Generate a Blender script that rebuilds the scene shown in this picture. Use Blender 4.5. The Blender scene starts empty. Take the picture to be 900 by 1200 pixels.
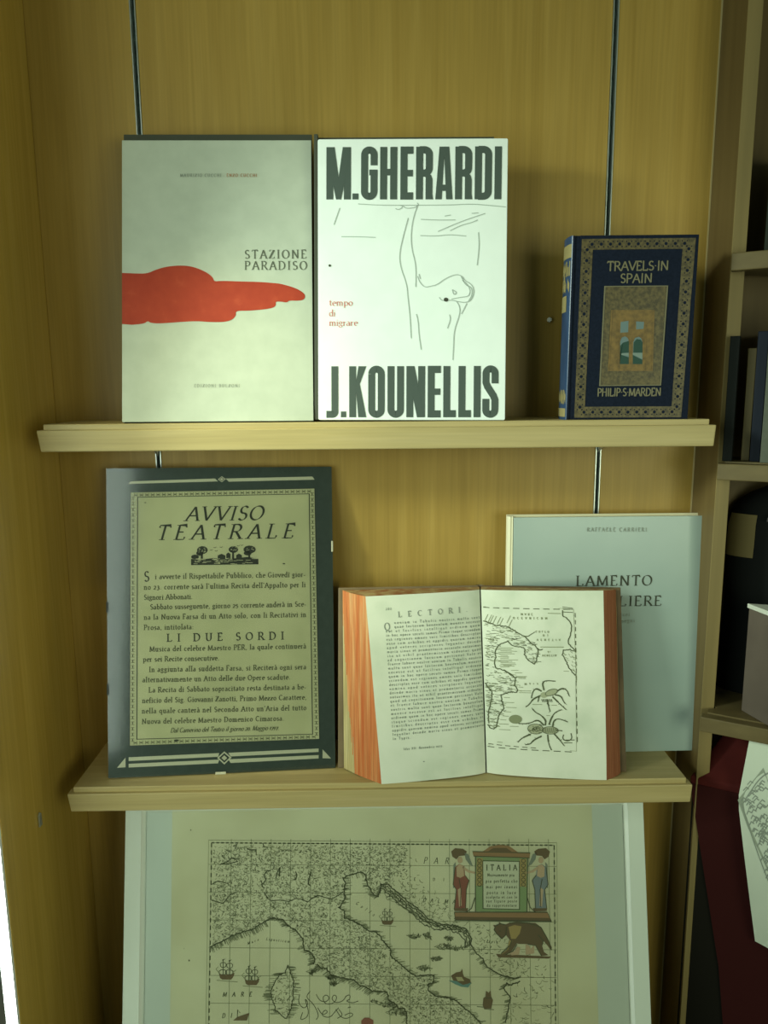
import bpy, math, random
from mathutils import Vector, noise
random.seed(7)
R = math.radians
S = bpy.context.scene
COL = S.collection
ZS = 1.40                      # height of the upper shelf lip above the floor

# ------------------------------------------------------------------ camera
F_PX = 856.0
CAMP = Vector((0.46698, -1.02467, 0.05016 + ZS))
PITCH, YAW, ROLL = 0.16397, 0.01438, -0.00763
def cam_axes():
    cp, sp, cy, sy = math.cos(PITCH), math.sin(PITCH), math.cos(YAW), math.sin(YAW)
    f = Vector((sy*cp, cy*cp, -sp)); r = Vector((cy, -sy, 0)); u = r.cross(f)
    c, s = math.cos(ROLL), math.sin(ROLL)
    return c*r + s*u, -s*r + c*u, f
RT, UP, FW = cam_axes()
cam = bpy.data.cameras.new('camera'); co = bpy.data.objects.new('camera', cam); COL.objects.link(co)
cam.sensor_fit = 'VERTICAL'; cam.sensor_height = 24; cam.lens = F_PX/1200*24
cam.clip_start = 0.02
from mathutils import Matrix
M = Matrix((RT, UP, -FW)).transposed().to_4x4(); M.translation = CAMP
co.matrix_world = M
S.camera = co
# ------------------------------------------------------------------ light and exposure
S.view_settings.view_transform = 'Standard'; S.view_settings.look = 'None'
S.view_settings.gamma = 1; S.view_settings.use_curve_mapping = False
S.view_settings.exposure = 0.0
w = bpy.data.worlds.new('room_light'); S.world = w; w.use_nodes = True
w.node_tree.nodes['Background'].inputs[0].default_value = (0.62, 0.85, 0.60, 1)
w.node_tree.nodes['Background'].inputs[1].default_value = 0.12
def area(name, loc, target, sx, sy, power, color, spread=180):
    l = bpy.data.lights.new(name, 'AREA'); l.shape = 'RECTANGLE'; l.size = sx; l.size_y = sy
    l.energy = power; l.color = color; l.spread = R(spread)
    o = bpy.data.objects.new(name, l); COL.objects.link(o); o.location = loc
    o.rotation_euler = (Vector(target) - Vector(loc)).to_track_quat('-Z', 'Y').to_euler()
    return o
area('daylight_from_shop_window', (-0.955, -1.50, ZS+0.02), (-0.31, 0.1, ZS-0.10), 1.45, 1.40, 24.0, (0.82, 1.0, 0.84))
area('room_fill_light', (1.55, -1.9, ZS-0.05), (0.40, 0.10, ZS-0.45), 0.9, 0.9, 12.0, (0.90, 1.0, 0.70))  # added fill from the right, standing for no visible lamp
def spot(name, loc, target, power, color, angle, blend, radius):
    l = bpy.data.lights.new(name, 'SPOT'); l.energy = power; l.color = color; l.spot_size = R(angle); l.spot_blend = blend; l.shadow_soft_size = radius
    o = bpy.data.objects.new(name, l); COL.objects.link(o); o.location = loc
    o.rotation_euler = (Vector(target) - Vector(loc)).to_track_quat('-Z', 'Y').to_euler()
    return o
spot('pool_spot', (-1.10, -0.80, ZS+0.55), (0.46, 0.06, ZS+0.05), 140.0, (0.86, 1.0, 0.82), 32, 1.0, 0.16)  # added spot for the central pool of light; its lamp is unseen

spot('lip_spot', (0.24, -0.62, ZS+0.95), (0.265, 0.0, ZS-0.04), 26.0, (1.0, 0.98, 0.55), 26, 1.0, 0.04)  # added spot to brighten the left of the shelf lips; unseen source

# ------------------------------------------------------------------ materials
def mat(name, color, rough=.6, spec=.3, metal=0, **k):
    m = bpy.data.materials.new(name); m.use_nodes = True
    b = m.node_tree.nodes['Principled BSDF']
    b.inputs['Base Color'].default_value = (*color, 1); b.inputs['Roughness'].default_value = rough
    b.inputs['Specular IOR Level'].default_value = spec; b.inputs['Metallic'].default_value = metal
    if 'coat' in k: b.inputs['Coat Weight'].default_value = k['coat']; b.inputs['Coat Roughness'].default_value = k.get('crough', .1)
    return m
def noisy(name, stops, scale=(1, 1, 1), nscale=8, detail=4, rough=.6, spec=.3, bump=0, coat=0, dist=0, second=None):
    m = mat(name, stops[0][1], rough, spec, coat=coat, crough=.25)
    nt = m.node_tree; N = nt.nodes; L = nt.links
    tc = N.new('ShaderNodeTexCoord'); mp = N.new('ShaderNodeMapping'); mp.inputs['Scale'].default_value = scale
    L.new(tc.outputs['Object'], mp.inputs['Vector'])
    no = N.new('ShaderNodeTexNoise'); no.inputs['Scale'].default_value = nscale; no.inputs['Detail'].default_value = detail
    no.inputs['Distortion'].default_value = dist
    L.new(mp.outputs[0], no.inputs['Vector'])
    rp = N.new('ShaderNodeValToRGB'); e = rp.color_ramp.elements
    while len(e) < len(stops): e.new(.5)
    for i, (p, c) in enumerate(stops): e[i].position = p; e[i].color = (*c, 1)
    L.new(no.outputs[0], rp.inputs[0]); out = rp.outputs[0]
    if second:      # a second, finer streak multiplied in
        mp2 = N.new('ShaderNodeMapping'); mp2.inputs['Scale'].default_value = second[0]
        L.new(tc.outputs['Object'], mp2.inputs['Vector'])
        n2 = N.new('ShaderNodeTexNoise'); n2.inputs['Scale'].default_value = second[1]; n2.inputs['Detail'].default_value = 3
        L.new(mp2.outputs[0], n2.inputs['Vector'])
        r2 = N.new('ShaderNodeValToRGB'); r2.color_ramp.elements[0].position = .3; r2.color_ramp.elements[1].position = .7
        lo = second[2]; r2.color_ramp.elements[0].color = (lo, lo, lo, 1)
        L.new(n2.outputs[0], r2.inputs[0])
        mx = N.new('ShaderNodeMix'); mx.data_type = 'RGBA'; mx.blend_type = 'MULTIPLY'; mx.inputs[0].default_value = 1
        L.new(out, mx.inputs[6]); L.new(r2.outputs[0], mx.inputs[7]); out = mx.outputs[2]
    L.new(out, N['Principled BSDF'].inputs['Base Color'])
    if bump:
        bp = N.new('ShaderNodeBump'); bp.inputs['Strength'].default_value = bump; bp.inputs['Distance'].default_value = .002
        L.new(no.outputs[0], bp.inputs['Height']); L.new(bp.outputs[0], N['Principled BSDF'].inputs['Normal'])
    return m
def glass_mat(name, tint=(1, 1, 1), ior=1.45, rough=.02):
    m = bpy.data.materials.new(name); m.use_nodes = True
    nt = m.node_tree; N = nt.nodes; L = nt.links; N.clear()
    o = N.new('ShaderNodeOutputMaterial'); mx = N.new('ShaderNodeMixShader'); fr = N.new('ShaderNodeFresnel')
    t = N.new('ShaderNodeBsdfTransparent'); g = N.new('ShaderNodeBsdfGlossy')
    t.inputs[0].default_value = (*tint, 1); g.inputs['Roughness'].default_value = rough; fr.inputs[0].default_value = ior
    L.new(fr.outputs[0], mx.inputs[0]); L.new(t.outputs[0], mx.inputs[1]); L.new(g.outputs[0], mx.inputs[2]); L.new(mx.outputs[0], o.inputs[0])
    return m
def emit(name, color, s):
    m = bpy.data.materials.new(name); m.use_nodes = True
    b = m.node_tree.nodes['Principled BSDF']; b.inputs['Emission Color'].default_value = (*color, 1); b.inputs['Emission Strength'].default_value = s
    return m
oak_a, oak_b, oak_c = (.375, .235, .047), (.42, .268, .058), (.465, .303, .072)
WOOD_V = noisy('oak_veneer_upright', [(.25, oak_a), (.5, oak_b), (.75, oak_c)], (1, 1, .045), 55, 5, .42, .35, .05, dist=.6, second=((1, 1, .02), 260, .86))
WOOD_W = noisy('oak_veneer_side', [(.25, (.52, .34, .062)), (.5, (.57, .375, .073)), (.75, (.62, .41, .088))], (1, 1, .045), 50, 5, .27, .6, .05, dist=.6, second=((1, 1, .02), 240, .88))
WOOD_H = noisy('maple_shelf', [(.25, (.43, .335, .14)), (.5, (.50, .395, .175)), (.8, (.555, .445, .215))], (.05, 1, 1), 60, 4, .45, .35, .04, dist=.5, second=((.03, 1, 1), 300, .9))
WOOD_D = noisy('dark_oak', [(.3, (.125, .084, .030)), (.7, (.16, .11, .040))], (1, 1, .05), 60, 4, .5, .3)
WOOD_N = noisy('pale_oak_edge', [(.3, (.46, .36, .17)), (.7, (.54, .43, .22))], (1, 1, .05), 60, 4, .5, .3)
WOOD_E = noisy('oak_edging', [(.3, (.20, .15, .058)), (.7, (.25, .185, .072))], (1, 1, .05), 60, 4, .5, .3)
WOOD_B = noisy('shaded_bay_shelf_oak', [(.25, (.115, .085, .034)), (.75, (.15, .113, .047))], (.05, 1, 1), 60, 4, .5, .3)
STEEL = mat('zinc_metal', (.62, .66, .62), .35, .5, .8)
SLOT = mat('slot_black', (.012, .02, .02), .7)
PLASTER = noisy('grey_floor', [(.3, (.2, .19, .15)), (.7, (.25, .23, .19))], (1, 1, 1), 6)
PAPER_W = noisy('white_jacket', [(.35, (.85, .92, .87)), (.65, (.88, .95, .90))], (1, 1, 1), 30, 3, .5, .35)
PAPER_G = noisy('grey_white_wrapper', [(.35, (.475, .52, .415)), (.65, (.515, .56, .45))], (1, 1, 1), 40, 4, .55, .3, .05)
PAPER_L = noisy('pale_blue_laminate', [(.35, (.33, .42, .385)), (.65, (.35, .44, .40))], (1, 1, 1), 12, 2, .24, .5)
CREAM = mat('cream_board', (.70, .66, .46), .6)
RAG = noisy('rag_paper', [(.28, (.62, .67, .52)), (.5, (.74, .77, .62)), (.8, (.81, .83, .69))], (1, 1, 1), 16, 6, .8, .15, .35)
RAG2 = noisy('toned_paper', [(.25, (.52, .53, .30)), (.55, (.62, .62, .37)), (.85, (.66, .66, .41))], (1, 1, 1), 11, 6, .8, .15)
MAPP = noisy('map_paper', [(.25, (.54, .54, .34)), (.55, (.63, .64, .43)), (.85, (.66, .68, .47))], (1, 1, 1), 7, 5, .8, .15)
INK = mat('black_ink', (.06, .065, .045), .7, .2)
INKB = mat('charcoal_ink', (.075, .10, .085), .55, .3)
INKG = mat('grey_ink', (.26, .29, .24), .7, .2)
INKL = mat('faded_ink', (.15, .16, .085), .8, .15)
INKM = mat('map_ink', (.10, .115, .06), .8, .15)
INKT = mat('map_hatching', (.25, .275, .155), .8, .15)
INKR = mat('rose_ink', (.66, .20, .18), .7, .2)
INKBR = mat('brown_ink', (.40, .20, .10), .7, .2)
PENCIL = mat('pencil_line', (.42, .48, .43), .7, .2)
REDB = noisy('red_print', [(.3, (.37, .038, .014)), (.6, (.41, .046, .017)), (.75, (.46, .065, .026))], (1, 1, 1), 60, 6, .6, .3)
SLIP = mat('dark_slipcase', (.06, .065, .045), .6)
NAVY = noisy('navy_cloth', [(.3, (.006, .010, .021)), (.7, (.009, .014, .029))], (1, 1, 1), 300, 2, .7, .10, .1)
SPINEB = noisy('blue_spine_cloth', [(.3, (.020, .045, .105)), (.7, (.04, .08, .16))], (1, 1, .3), 40, 4, .32, .5)  # spine cloth, a lighter blue than the covers
GILT = noisy('tarnished_gilt', [(.35, (.045, .034, .013)), (.5, (.08, .061, .021)), (.65, (.115, .086, .030))], (1, 1, 1), 220, 3, .45, .4)
GILTL = mat('gilt_letter', (.16, .145, .08), .5, .4)
GILTW = mat('pale_gilt', (.32, .27, .12), .45, .5)
GILTO = noisy('ochre_gilt', [(.35, (.12, .075, .02)), (.65, (.20, .12, .03))], (1, 1, 1), 160, 3, .5, .4)
SKYB = mat('print_sky', (.13, .19, .19), .6); HILL = mat('print_hills', (.02, .06, .045), .6); LAKE = mat('print_lake', (.18, .24, .21), .6)
GREENB = noisy('dark_green_mount', [(.3, (.040, .062, .048)), (.7, (.050, .075, .058))], (1, 1, 1), 90, 3, .5, .3)
ORN = mat('ivory_line', (.66, .66, .47), .6)
GLASS = glass_mat('clear_glass', rough=.10)
REDEDGE = noisy('red_stained_edge', [(.28, (.58, .13, .035)), (.5, (.68, .25, .085)), (.72, (.78, .47, .21))], (4, .4, .12), 45, 5, .7, .2, .2, second=((7, .6, .05), 160, .72))
DARKEDGE = noisy('shaded_red_edge', [(.3, (.30, .10, .045)), (.7, (.38, .15, .07))], (4, .4, .12), 45, 5, .7, .2, .2, second=((7, .6, .05), 160, .8))  # red edge darkened in colour for the fore-edge turned from the light
YEDGE = noisy('yellowed_edge', [(.3, (.55, .42, .16)), (.7, (.72, .62, .33))], (7, .6, .1), 50, 4, .8, .15, .2, second=((8, .6, .05), 200, .6))
VELLUM = noisy('vellum_cover', [(.3, (.17, .12, .065)), (.7, (.25, .185, .10))], (1, 1, 1), 20, 4, .5, .35)
LEATHER = noisy('brown_leather', [(.3, (.10, .065, .03)), (.7, (.16, .105, .05))], (1, 1, 1), 30, 4, .5, .35)
WHITEF = mat('white_frame', (.62, .68, .58), .4, .4)
MATB = mat('grey_green_mount', (.55, .62, .53), .6)
BEVEL = mat('white_bevel', (.86, .90, .80), .25, .5)
LED = emit('led_white', (.9, 1, .93), 9)
RUBBER = mat('black_cloth', (.007, .008, .0075), .8, .1)
REDCL = noisy('dark_red_cloth', [(.3, (.060, .006, .005)), (.7, (.075, .008, .006))], (1, 1, 1), 40, 3, .8, .2)
BOXP = noisy('greyish_pink_card', [(.3, (.12, .095, .075)), (.7, (.145, .115, .09))], (1, 1, 1), 20, 2, .7, .2)
TAN = mat('tan_label', (.16, .125, .05), .7, .2)
GREYGREEN = noisy('grey_green_cloth', [(.3, (.075, .085, .062)), (.7, (.09, .10, .075))], (1, 1, 1), 120, 2, .6, .3)
MINT = mat('pale_mint_paper', (.50, .62, .47), .5)
BLKBOOK = mat('black_binding', (.008, .010, .009), .7, .12)
BLUBOOK = mat('dark_blue_binding', (.010, .014, .024), .6, .15)
BRNBOOK = mat('brown_binding', (.085, .066, .026), .6, .2)
DGREEN = mat('dark_green_binding', (.022, .028, .018), .6, .2)
MAUVE = mat('mauve_paper', (.34, .29, .25), .7, .2)

# ------------------------------------------------------------------ mesh builder
class MB:
    def __init__(s): s.v = []; s.f = []; s.m = []; s.mi = 0; s.sm = []
    def face(s, pts, mi=None, smooth=False):
        n = len(s.v); s.v += [Vector(p) for p in pts]; s.f.append(tuple(range(n, n+len(pts)))); s.m.append(s.mi if mi is None else mi); s.sm.append(smooth)
    def grid(s, fn, na, nb, mi=None, smooth=True):
        n = len(s.v)
        for j in range(nb+1):
            for i in range(na+1): s.v.append(Vector(fn(i/na, j/nb)))
        for j in range(nb):
            for i in range(na):
                a = n+j*(na+1)+i; s.f.append((a, a+1, a+na+2, a+na+1)); s.m.append(s.mi if mi is None else mi); s.sm.append(smooth)
    def hexa(s, p, mi=None, bev=0):      # p: 8 points, bottom four then top four (same winding)
        n = len(s.v); s.v += [Vector(q) for q in p]
        for q in ((0, 3, 2, 1), (4, 5, 6, 7), (0, 1, 5, 4), (1, 2, 6, 5), (2, 3, 7, 6), (3, 0, 4, 7)):
            s.f.append(tuple(n+i for i in q)); s.m.append(s.mi if mi is None else mi); s.sm.append(False)
    def box(s, x0, x1, y0, y1, z0, z1, mi=None):
        s.hexa([(x0, y0, z0), (x1, y0, z0), (x1, y1, z0), (x0, y1, z0), (x0, y0, z1), (x1, y0, z1), (x1, y1, z1), (x0, y1, z1)], mi)
    def prism(s, poly, d, mi=None):      # poly: 3D ring, extruded by vector d
        d = Vector(d); a = [Vector(p) for p in poly]; b = [p+d for p in a]; n = len(a)
        s.face(a[::-1], mi); s.face(b, mi)
        for i in range(n): s.face([a[i], a[(i+1) % n], b[(i+1) % n], b[i]], mi)
    def lathe(s, c, ax, prof, seg=16, mi=None):   # prof: list of (radius, height) along axis ax
        ax = Vector(ax).normalized(); u = ax.orthogonal().normalized(); v = ax.cross(u); c = Vector(c)
        s.grid(lambda a, b: c + ax*lerpl(prof, b)[1] + (u*math.cos(a*2*math.pi)+v*math.sin(a*2*math.pi))*lerpl(prof, b)[0], seg, len(prof)-1, mi)
    def build(s, name, mats, parent=None, bevel=0, seg=2, merge=False):
        me = bpy.data.meshes.new(name); off = Vector((0, 0, 0))
        if parent is not None:
            q = parent
            while q is not None: off += q.location; q = q.parent
        me.from_pydata([tuple(p-off) for p in s.v], [], s.f)
        for mm in (mats if isinstance(mats, (list, tuple)) else [mats]): me.materials.append(mm)
        me.polygons.foreach_set('material_index', s.m); me.polygons.foreach_set('use_smooth', s.sm); me.update()
        o = bpy.data.objects.new(name, me); COL.objects.link(o)
        if parent is not None: o.parent = parent
        if bevel:
            wd = o.modifiers.new('weld', 'WELD'); wd.merge_threshold = 1e-5
            b = o.modifiers.new('bevel', 'BEVEL'); b.width = bevel; b.segments = seg; b.limit_method = 'ANGLE'; b.angle_limit = R(40)
        return o
def lerpl(l, t):
    k = t*(len(l)-1); i = min(int(k), len(l)-2); f = k-i
    return tuple(a+(b-a)*f for a, b in zip(l[i], l[i+1]))
def thing(name, label, cat, loc, group=None):
    o = bpy.data.objects.new(name, None); COL.objects.link(o); o.location = loc; o.empty_display_size = .02
    return tag(o, label, cat, group)
def tag(o, label, cat, group=None, kind=None):
    o['label'] = label; o['category'] = cat
    if group: o['group'] = group
    if kind: o['kind'] = kind
    return o
def struct(name, mb, m, bevel=0):
    o = mb.build(name, m, None, bevel); o['kind'] = 'structure'; return o

class Frame:
    """a flat face: origin o (bottom left), u to the right, v up the face, n outwards to the viewer"""
    def __init__(s, o, yaw, lean, roll=0):
        s.o = Vector(o); u = Vector((math.cos(yaw), math.sin(yaw), 0)); nb = Vector((-math.sin(yaw), math.cos(yaw), 0))
        v = Vector((0, 0, 1))*math.cos(lean) + nb*math.sin(lean)
        s.u = u*math.cos(roll)+v*math.sin(roll); s.v = -u*math.sin(roll)+v*math.cos(roll); s.n = s.u.cross(s.v)
    def pt(s, a, b, c=0): return s.o + s.u*a + s.v*b + s.n*c
    def uv(s, px, py):          # where the photograph's measured point lies on this face
        d = FW + RT*((px-450)/F_PX) - UP*((py-600)/F_PX)
        t = (s.o-CAMP).dot(s.n)/d.dot(s.n); q = CAMP + d*t - s.o
        return (q.dot(s.u), q.dot(s.v))
    def surf(s, off): return lambda a, b: s.pt(a, b, off)
    def box(s, mb, a0, a1, b0, b1, c0, c1, mi=None):
        P = s.pt
        mb.hexa([P(a0, b0, c0), P(a1, b0, c0), P(a1, b0, c1), P(a0, b0, c1), P(a0, b1, c0), P(a1, b1, c0), P(a1, b1, c1), P(a0, b1, c1)], mi)
class Quad:
    """a page given by its four corners in the photograph and a surface function of (a, b) in 0..1"""
    def __init__(s, tl, tr, br, bl, fn): s.c = (tl, tr, br, bl); s.fn = fn
    def uv(s, px, py):
        tl, tr, br, bl = s.c; a = b = .5
        for _ in range(12):
            X = lambda k: (bl[k]*(1-a)*(1-b)+br[k]*a*(1-b)+tr[k]*a*b+tl[k]*(1-a)*b)
            ex, ey = X(0)-px, X(1)-py
            ax, ay = [(br[k]-bl[k])*(1-b)+(tr[k]-tl[k])*b for k in (0, 1)]
            bx, by = [(tl[k]-bl[k])*(1-a)+(tr[k]-br[k])*a for k in (0, 1)]
            det = ax*by-ay*bx
            a -= (ex*by-ey*bx)/det; b -= (ax*ey-ay*ex)/det
        return (a*.17, b*.27)
    def surf(s, off): return lambda x, y: s.fn(x/.17, y/.27, off)

# ------------------------------------------------------------------ pen-drawn lettering
GL = {
'A': (.72, '<.04,0 .36,1|.36,1 .68,0>|.16,.36 .55,.36'), 'B': (.62, '<.12,0 .12,1>|.12,1 .3,1 @.3,.76,.2,.24,90,-90 .12,.52|.12,.52 .32,.52 @.32,.26,.23,.26,90,-90 .12,0'),
'C': (.70, '@.4,.5,.34,.5,45,315'), 'D': (.76, '<.12,0 .12,1>|.12,1 .3,1 @.3,.5,.38,.5,90,-90 .12,0'),
'E': (.58, '<.12,0 .12,1>|.12,1 .47,1 .48,.84|.12,.52 .4,.52|.12,0 .5,0 .53,.18'), 'F': (.54, '<.12,0 .12,1>|.12,1 .47,1 .48,.84|.12,.52 .4,.52'),
'G': (.76, '@.4,.5,.34,.5,45,305|.62,.05 .62,.42>'), 'H': (.78, '<.14,0 .14,1>|<.64,0 .64,1>|.14,.52 .64,.52'), 'I': (.32, '<.16,0 .16,1>'),
'J': (.36, '-.02,-.2 .12,-.16 .18,0 .18,1>'), 'K': (.70, '<.14,0 .14,1>|.14,.4 .58,1>|.28,.53 .66,0>'), 'L': (.58, '<.12,0 .12,1>|.12,0 .5,0 .53,.2'),
'M': (.92, '<.10,0 .14,1|.14,1 .45,.05|.45,.05 .77,1|.77,1 .81,0>'), 'N': (.80, '<.13,0 .13,1|.13,1 .66,0|.66,0 .66,1>'), 'O': (.80, '@.4,.5,.34,.5,0,360'),
'P': (.60, '<.12,0 .12,1>|.12,1 .32,1 @.32,.73,.22,.27,90,-90 .12,.46'), 'Q': (.82, '@.4,.5,.34,.5,0,360|.42,.06 .6,-.12 .84,-.2'),
'R': (.68, '<.12,0 .12,1>|.12,1 .32,1 @.32,.75,.21,.25,90,-90 .12,.5|.32,.5 .64,0>'), 'S': (.54, '@.28,.75,.18,.25,30,270 @.28,.25,.2,.25,90,-150'),
'T': (.66, '<.33,0 .33,1|.05,.84 .06,1 .6,1 .61,.84'), 'U': (.76, '<.13,1 .13,.35 @.37,.35,.24,.35,180,360 .61,1>'), 'V': (.70, '<.03,1 .36,0|.36,0 .66,1>'),
'W': (1.0, '<.03,1 .3,0|.3,0 .5,.95|.5,.95 .74,0|.74,0 .97,1>'), 'X': (.70, '<.06,1 .64,0>|<.05,0 .62,1>'), 'Y': (.66, '<.04,1 .34,.48 .34,0>|.34,.48 .62,1>'), 'Z': (.62, '.1,.84 .1,1 .54,1 .06,0 .54,0 .56,.18'),
'a': (.48, '@.22,.44,.15,.18,150,0 .37,.08 .45,0|.37,.36 @.2,.17,.16,.17,80,280 .37,.1'), 'b': (.56, '<.12,1.02 .12,0|@.3,.31,.2,.31,140,-140'),
'c': (.46, '@.27,.31,.21,.31,45,315'), 'd': (.56, '<.44,1.02 .44,0>|@.26,.31,.2,.31,40,320'), 'e': (.48, '.08,.36 .46,.36 @.27,.31,.2,.31,10,310'),
'f': (.34, '@.3,.85,.14,.17,30,180 .16,0>|.02,.6 .32,.6'), 'g': (.50, '@.23,.42,.16,.2,0,360|@.24,-.1,.2,.15,0,360|.38,.56 .5,.6'),
'h': (.58, '<.12,1.02 .12,0>|@.28,.4,.16,.22,160,0 .44,0>'), 'i': (.28, '<.14,.6 .14,0>|.14,.82 .14,.92'), 'j': (.28, '<.14,.6 .14,-.15 .02,-.26|.14,.82 .14,.92'),
'k': (.54, '<.12,1.02 .12,0>|.12,.28 .42,.6|.2,.36 .5,0>'), 'l': (.28, '<.14,1.02 .14,0>'), 'm': (.86, '<.12,.6 .12,0>|@.27,.4,.15,.22,160,0 .42,0>|@.57,.4,.15,.22,160,0 .72,0>'),
'n': (.58, '<.12,.6 .12,0>|@.28,.4,.16,.22,160,0 .44,0>'), 'o': (.54, '@.27,.31,.21,.31,0,360'), 'p': (.56, '<.12,.6 .12,-.3>|@.3,.31,.2,.31,140,-140'),
'q': (.56, '.44,.6 .44,-.3>|@.26,.31,.2,.31,40,320'), 'r': (.40, '<.12,.6 .12,0>|.12,.4 .22,.58 .36,.56'), 's': (.40, '@.2,.46,.13,.15,30,270 @.2,.15,.15,.16,90,-150'),
't': (.34, '.16,.85 .16,.12 .22,.01 .34,.06|.02,.6 .32,.6'), 'u': (.58, '<.12,.6 .12,.2 @.27,.2,.15,.2,180,350|<.44,.6 .44,0>'), 'v': (.50, '<.03,.6 .26,0|.26,0 .47,.6>'),
'x': (.50, '<.05,.6 .46,0>|<.04,0 .45,.6>'), 'y': (.50, '<.03,.6 .26,0|.47,.6 .18,-.24 .04,-.28'), 'z': (.46, '.06,.6 .4,.6 .05,0 .42,0'), 'w': (.72, '<.03,.6 .2,0|.2,0 .36,.56|.36,.56 .53,0|.53,0 .69,.6>'),
'0': (.5, '@.25,.34,.19,.34,0,360'), '1': (.34, '.06,.56 .18,.68 .18,0>'), '2': (.46, '@.22,.48,.17,.2,160,-30 .05,0 .42,0'), '3': (.46, '@.2,.5,.16,.18,140,-80 @.2,.1,.2,.24,80,-140'),
'5': (.46, '.4,.66 .12,.66 .1,.36 @.2,.16,.2,.22,110,-140'), '7': (.46, '.05,.56 .06,.66 .42,.66 .18,-.1'), '9': (.48, '@.23,.46,.17,.2,0,360|.4,.46 .3,.08 .1,-.08'), '6': (.48, '@.23,.22,.17,.22,0,360|.07,.26 .14,.6 .36,.72'),
'.': (.24, '.12,.01 .12,.10'), ',': (.24, '.13,.09 .13,0 .06,-.13'), ':': (.26, '.13,.01 .13,.10|.13,.42 .13,.51'), "'": (.2, '.1,1 .1,.76'), '-': (.36, '.05,.27 .31,.29'), '~': (.30, '.15,.44 .15,.54'), ' ': (.30, ''),
}
for ch, base in (('à', 'a'), ('ì', 'i')):
    wd, st = GL[base]; GL[ch] = (wd, (st if base == 'a' else '<.14,.6 .14,0>') + '|.10,.96 .26,.76')
_cache = {}
def glyph(ch, seg):
    k = (ch, seg)
    if k in _cache: return _cache[k]
    wd, st = GL.get(ch, GL['o']); out = []
    for s in st.split('|') if st else []:
        s = s.strip(); a = s.startswith('<'); b = s.endswith('>'); s = s.strip('<>'); pts = []
        for t in s.split():
            if t[0] == '@':
                cx, cy, rx, ry, a0, a1 = map(float, t[1:].split(',')); n = max(2, int(abs(a1-a0)/360*seg+.5))
                for i in range(n+1):
                    q = R(a0+(a1-a0)*i/n); pts.append((cx+rx*math.cos(q), cy+ry*math.sin(q)))
            else: pts.append(tuple(map(float, t.split(','))))
        out.append((pts, a, b))
    _cache[k] = (wd, out); return _cache[k]
def ribbon(mb, pts, wf, surf, mi=None, closed=False):
    n = len(pts)
    if n < 2: return
    L, Rr = [], []
    for i in range(n):
        a = pts[i-1] if i else (pts[-2] if closed else pts[0]); b = pts[i+1] if i < n-1 else (pts[1] if closed else pts[-1])
        dx, dy = b[0]-a[0], b[1]-a[1]; l = math.hypot(dx, dy) or 1e-9; dx /= l; dy /= l
        h = (wf(dx, dy) if callable(wf) else wf)*.5
        if 0 < i < n-1 or closed:     # widen a little at corners
            p, q, r_ = a, pts[i], b
            e1 = Vector((q[0]-p[0], q[1]-p[1])); e2 = Vector((r_[0]-q[0], r_[1]-q[1]))
            if e1.length > 1e-9 and e2.length > 1e-9:
                c = max(.55, math.cos(e1.angle(e2)/2)); h /= c
        L.append((pts[i][0]-dy*h, pts[i][1]+dx*h)); Rr.append((pts[i][0]+dy*h, pts[i][1]-dx*h))
    k = len(mb.v)
    for p in L: mb.v.append(surf(*p))
    for p in Rr: mb.v.append(surf(*p))
    for i in range(n-1):
        mb.f.append((k+i, k+n+i, k+n+i+1, k+i+1)); mb.m.append(mb.mi if mi is None else mi); mb.sm.append(False)
def text(mb, fr, s, p0, p1, cap, off=.0006, weight=.13, thin=.04, nib=22, italic=0, serif=.11, wf=1.0, seg=12, mi=None, squeeze=False):
    """lettering along the baseline p0-p1 (points measured in the photograph), cap = capital height in the same pixels"""
    surf = fr.surf(off)
    a = Vector(fr.uv(*p0)); b = Vector(fr.uv(*p1)); h = (Vector(fr.uv(p0[0], p0[1]-cap))-a).length
    W = (b-a).length; ux = (b-a)/W; uy = Vector((-ux.y, ux.x))
    tot = sum(glyph(c, seg)[0] for c in s); sx = h*wf; tr = (W-sx*tot)/max(1, len(s)-1)
    if tr < -.03*h or squeeze: sx = W/tot; tr = 0
    x = 0; kk = 0
    for c in s:
        wd, st = glyph(c, seg)
        def P(q, x=x): 
            v = a + ux*(x + sx*(q[0]+italic*q[1])) + uy*(h*q[1]); return (v.x, v.y)
        na = R(nib)
        def wfn(dx, dy):
            th = math.atan2(dy, dx); return h*(thin + (weight-thin)*abs(math.sin(th-na)))
        for pts, sa, sb in st:
            kk += 1; sf = fr.surf(off + 2.5e-5*(kk % 6)); ribbon(mb, [P(q) for q in pts], wfn, sf, mi)
            if serif:
                for fl, q in ((sa, pts[0]), (sb, pts[-1])):
                    if fl: ribbon(mb, [P((q[0]-serif, q[1])), P((q[0]+serif, q[1]))], h*thin*1.3, fr.surf(off + 2.5e-5*((kk+3) % 6)), mi)
        x += sx*wd + tr
def lines(mb, fr, polys, wpx, conv, off=.0006, mi=None, closed=False):
    surf = fr.surf(off)
    for pl in polys:
        q = [fr.uv(*conv(*p)) for p in pl]
        c = conv(*pl[0]); h = (Vector(fr.uv(c[0]+1, c[1]))-Vector(fr.uv(*c))).length
        if closed: q = q + [q[0]]
        ribbon(mb, q, h*wpx, surf, mi, closed)
def fill(mb, fr, poly, conv, off=.0005, mi=None):
    mb.face([fr.surf(off)(*fr.uv(*conv(*p))) for p in poly], mi)
def ell(cx, cy, rx, ry, n=20, rot=0):
    c, s = math.cos(rot), math.sin(rot); o = []
    for i in range(n):
        t = 2*math.pi*i/n; x, y = rx*math.cos(t), ry*math.sin(t); o.append((cx+x*c-y*s, cy+x*s+y*c))
    return o
def crop(ox, oy, s): return lambda x, y: (ox+x/s, oy+y/s)
PXL = crop(0, 0, 1)
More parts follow.
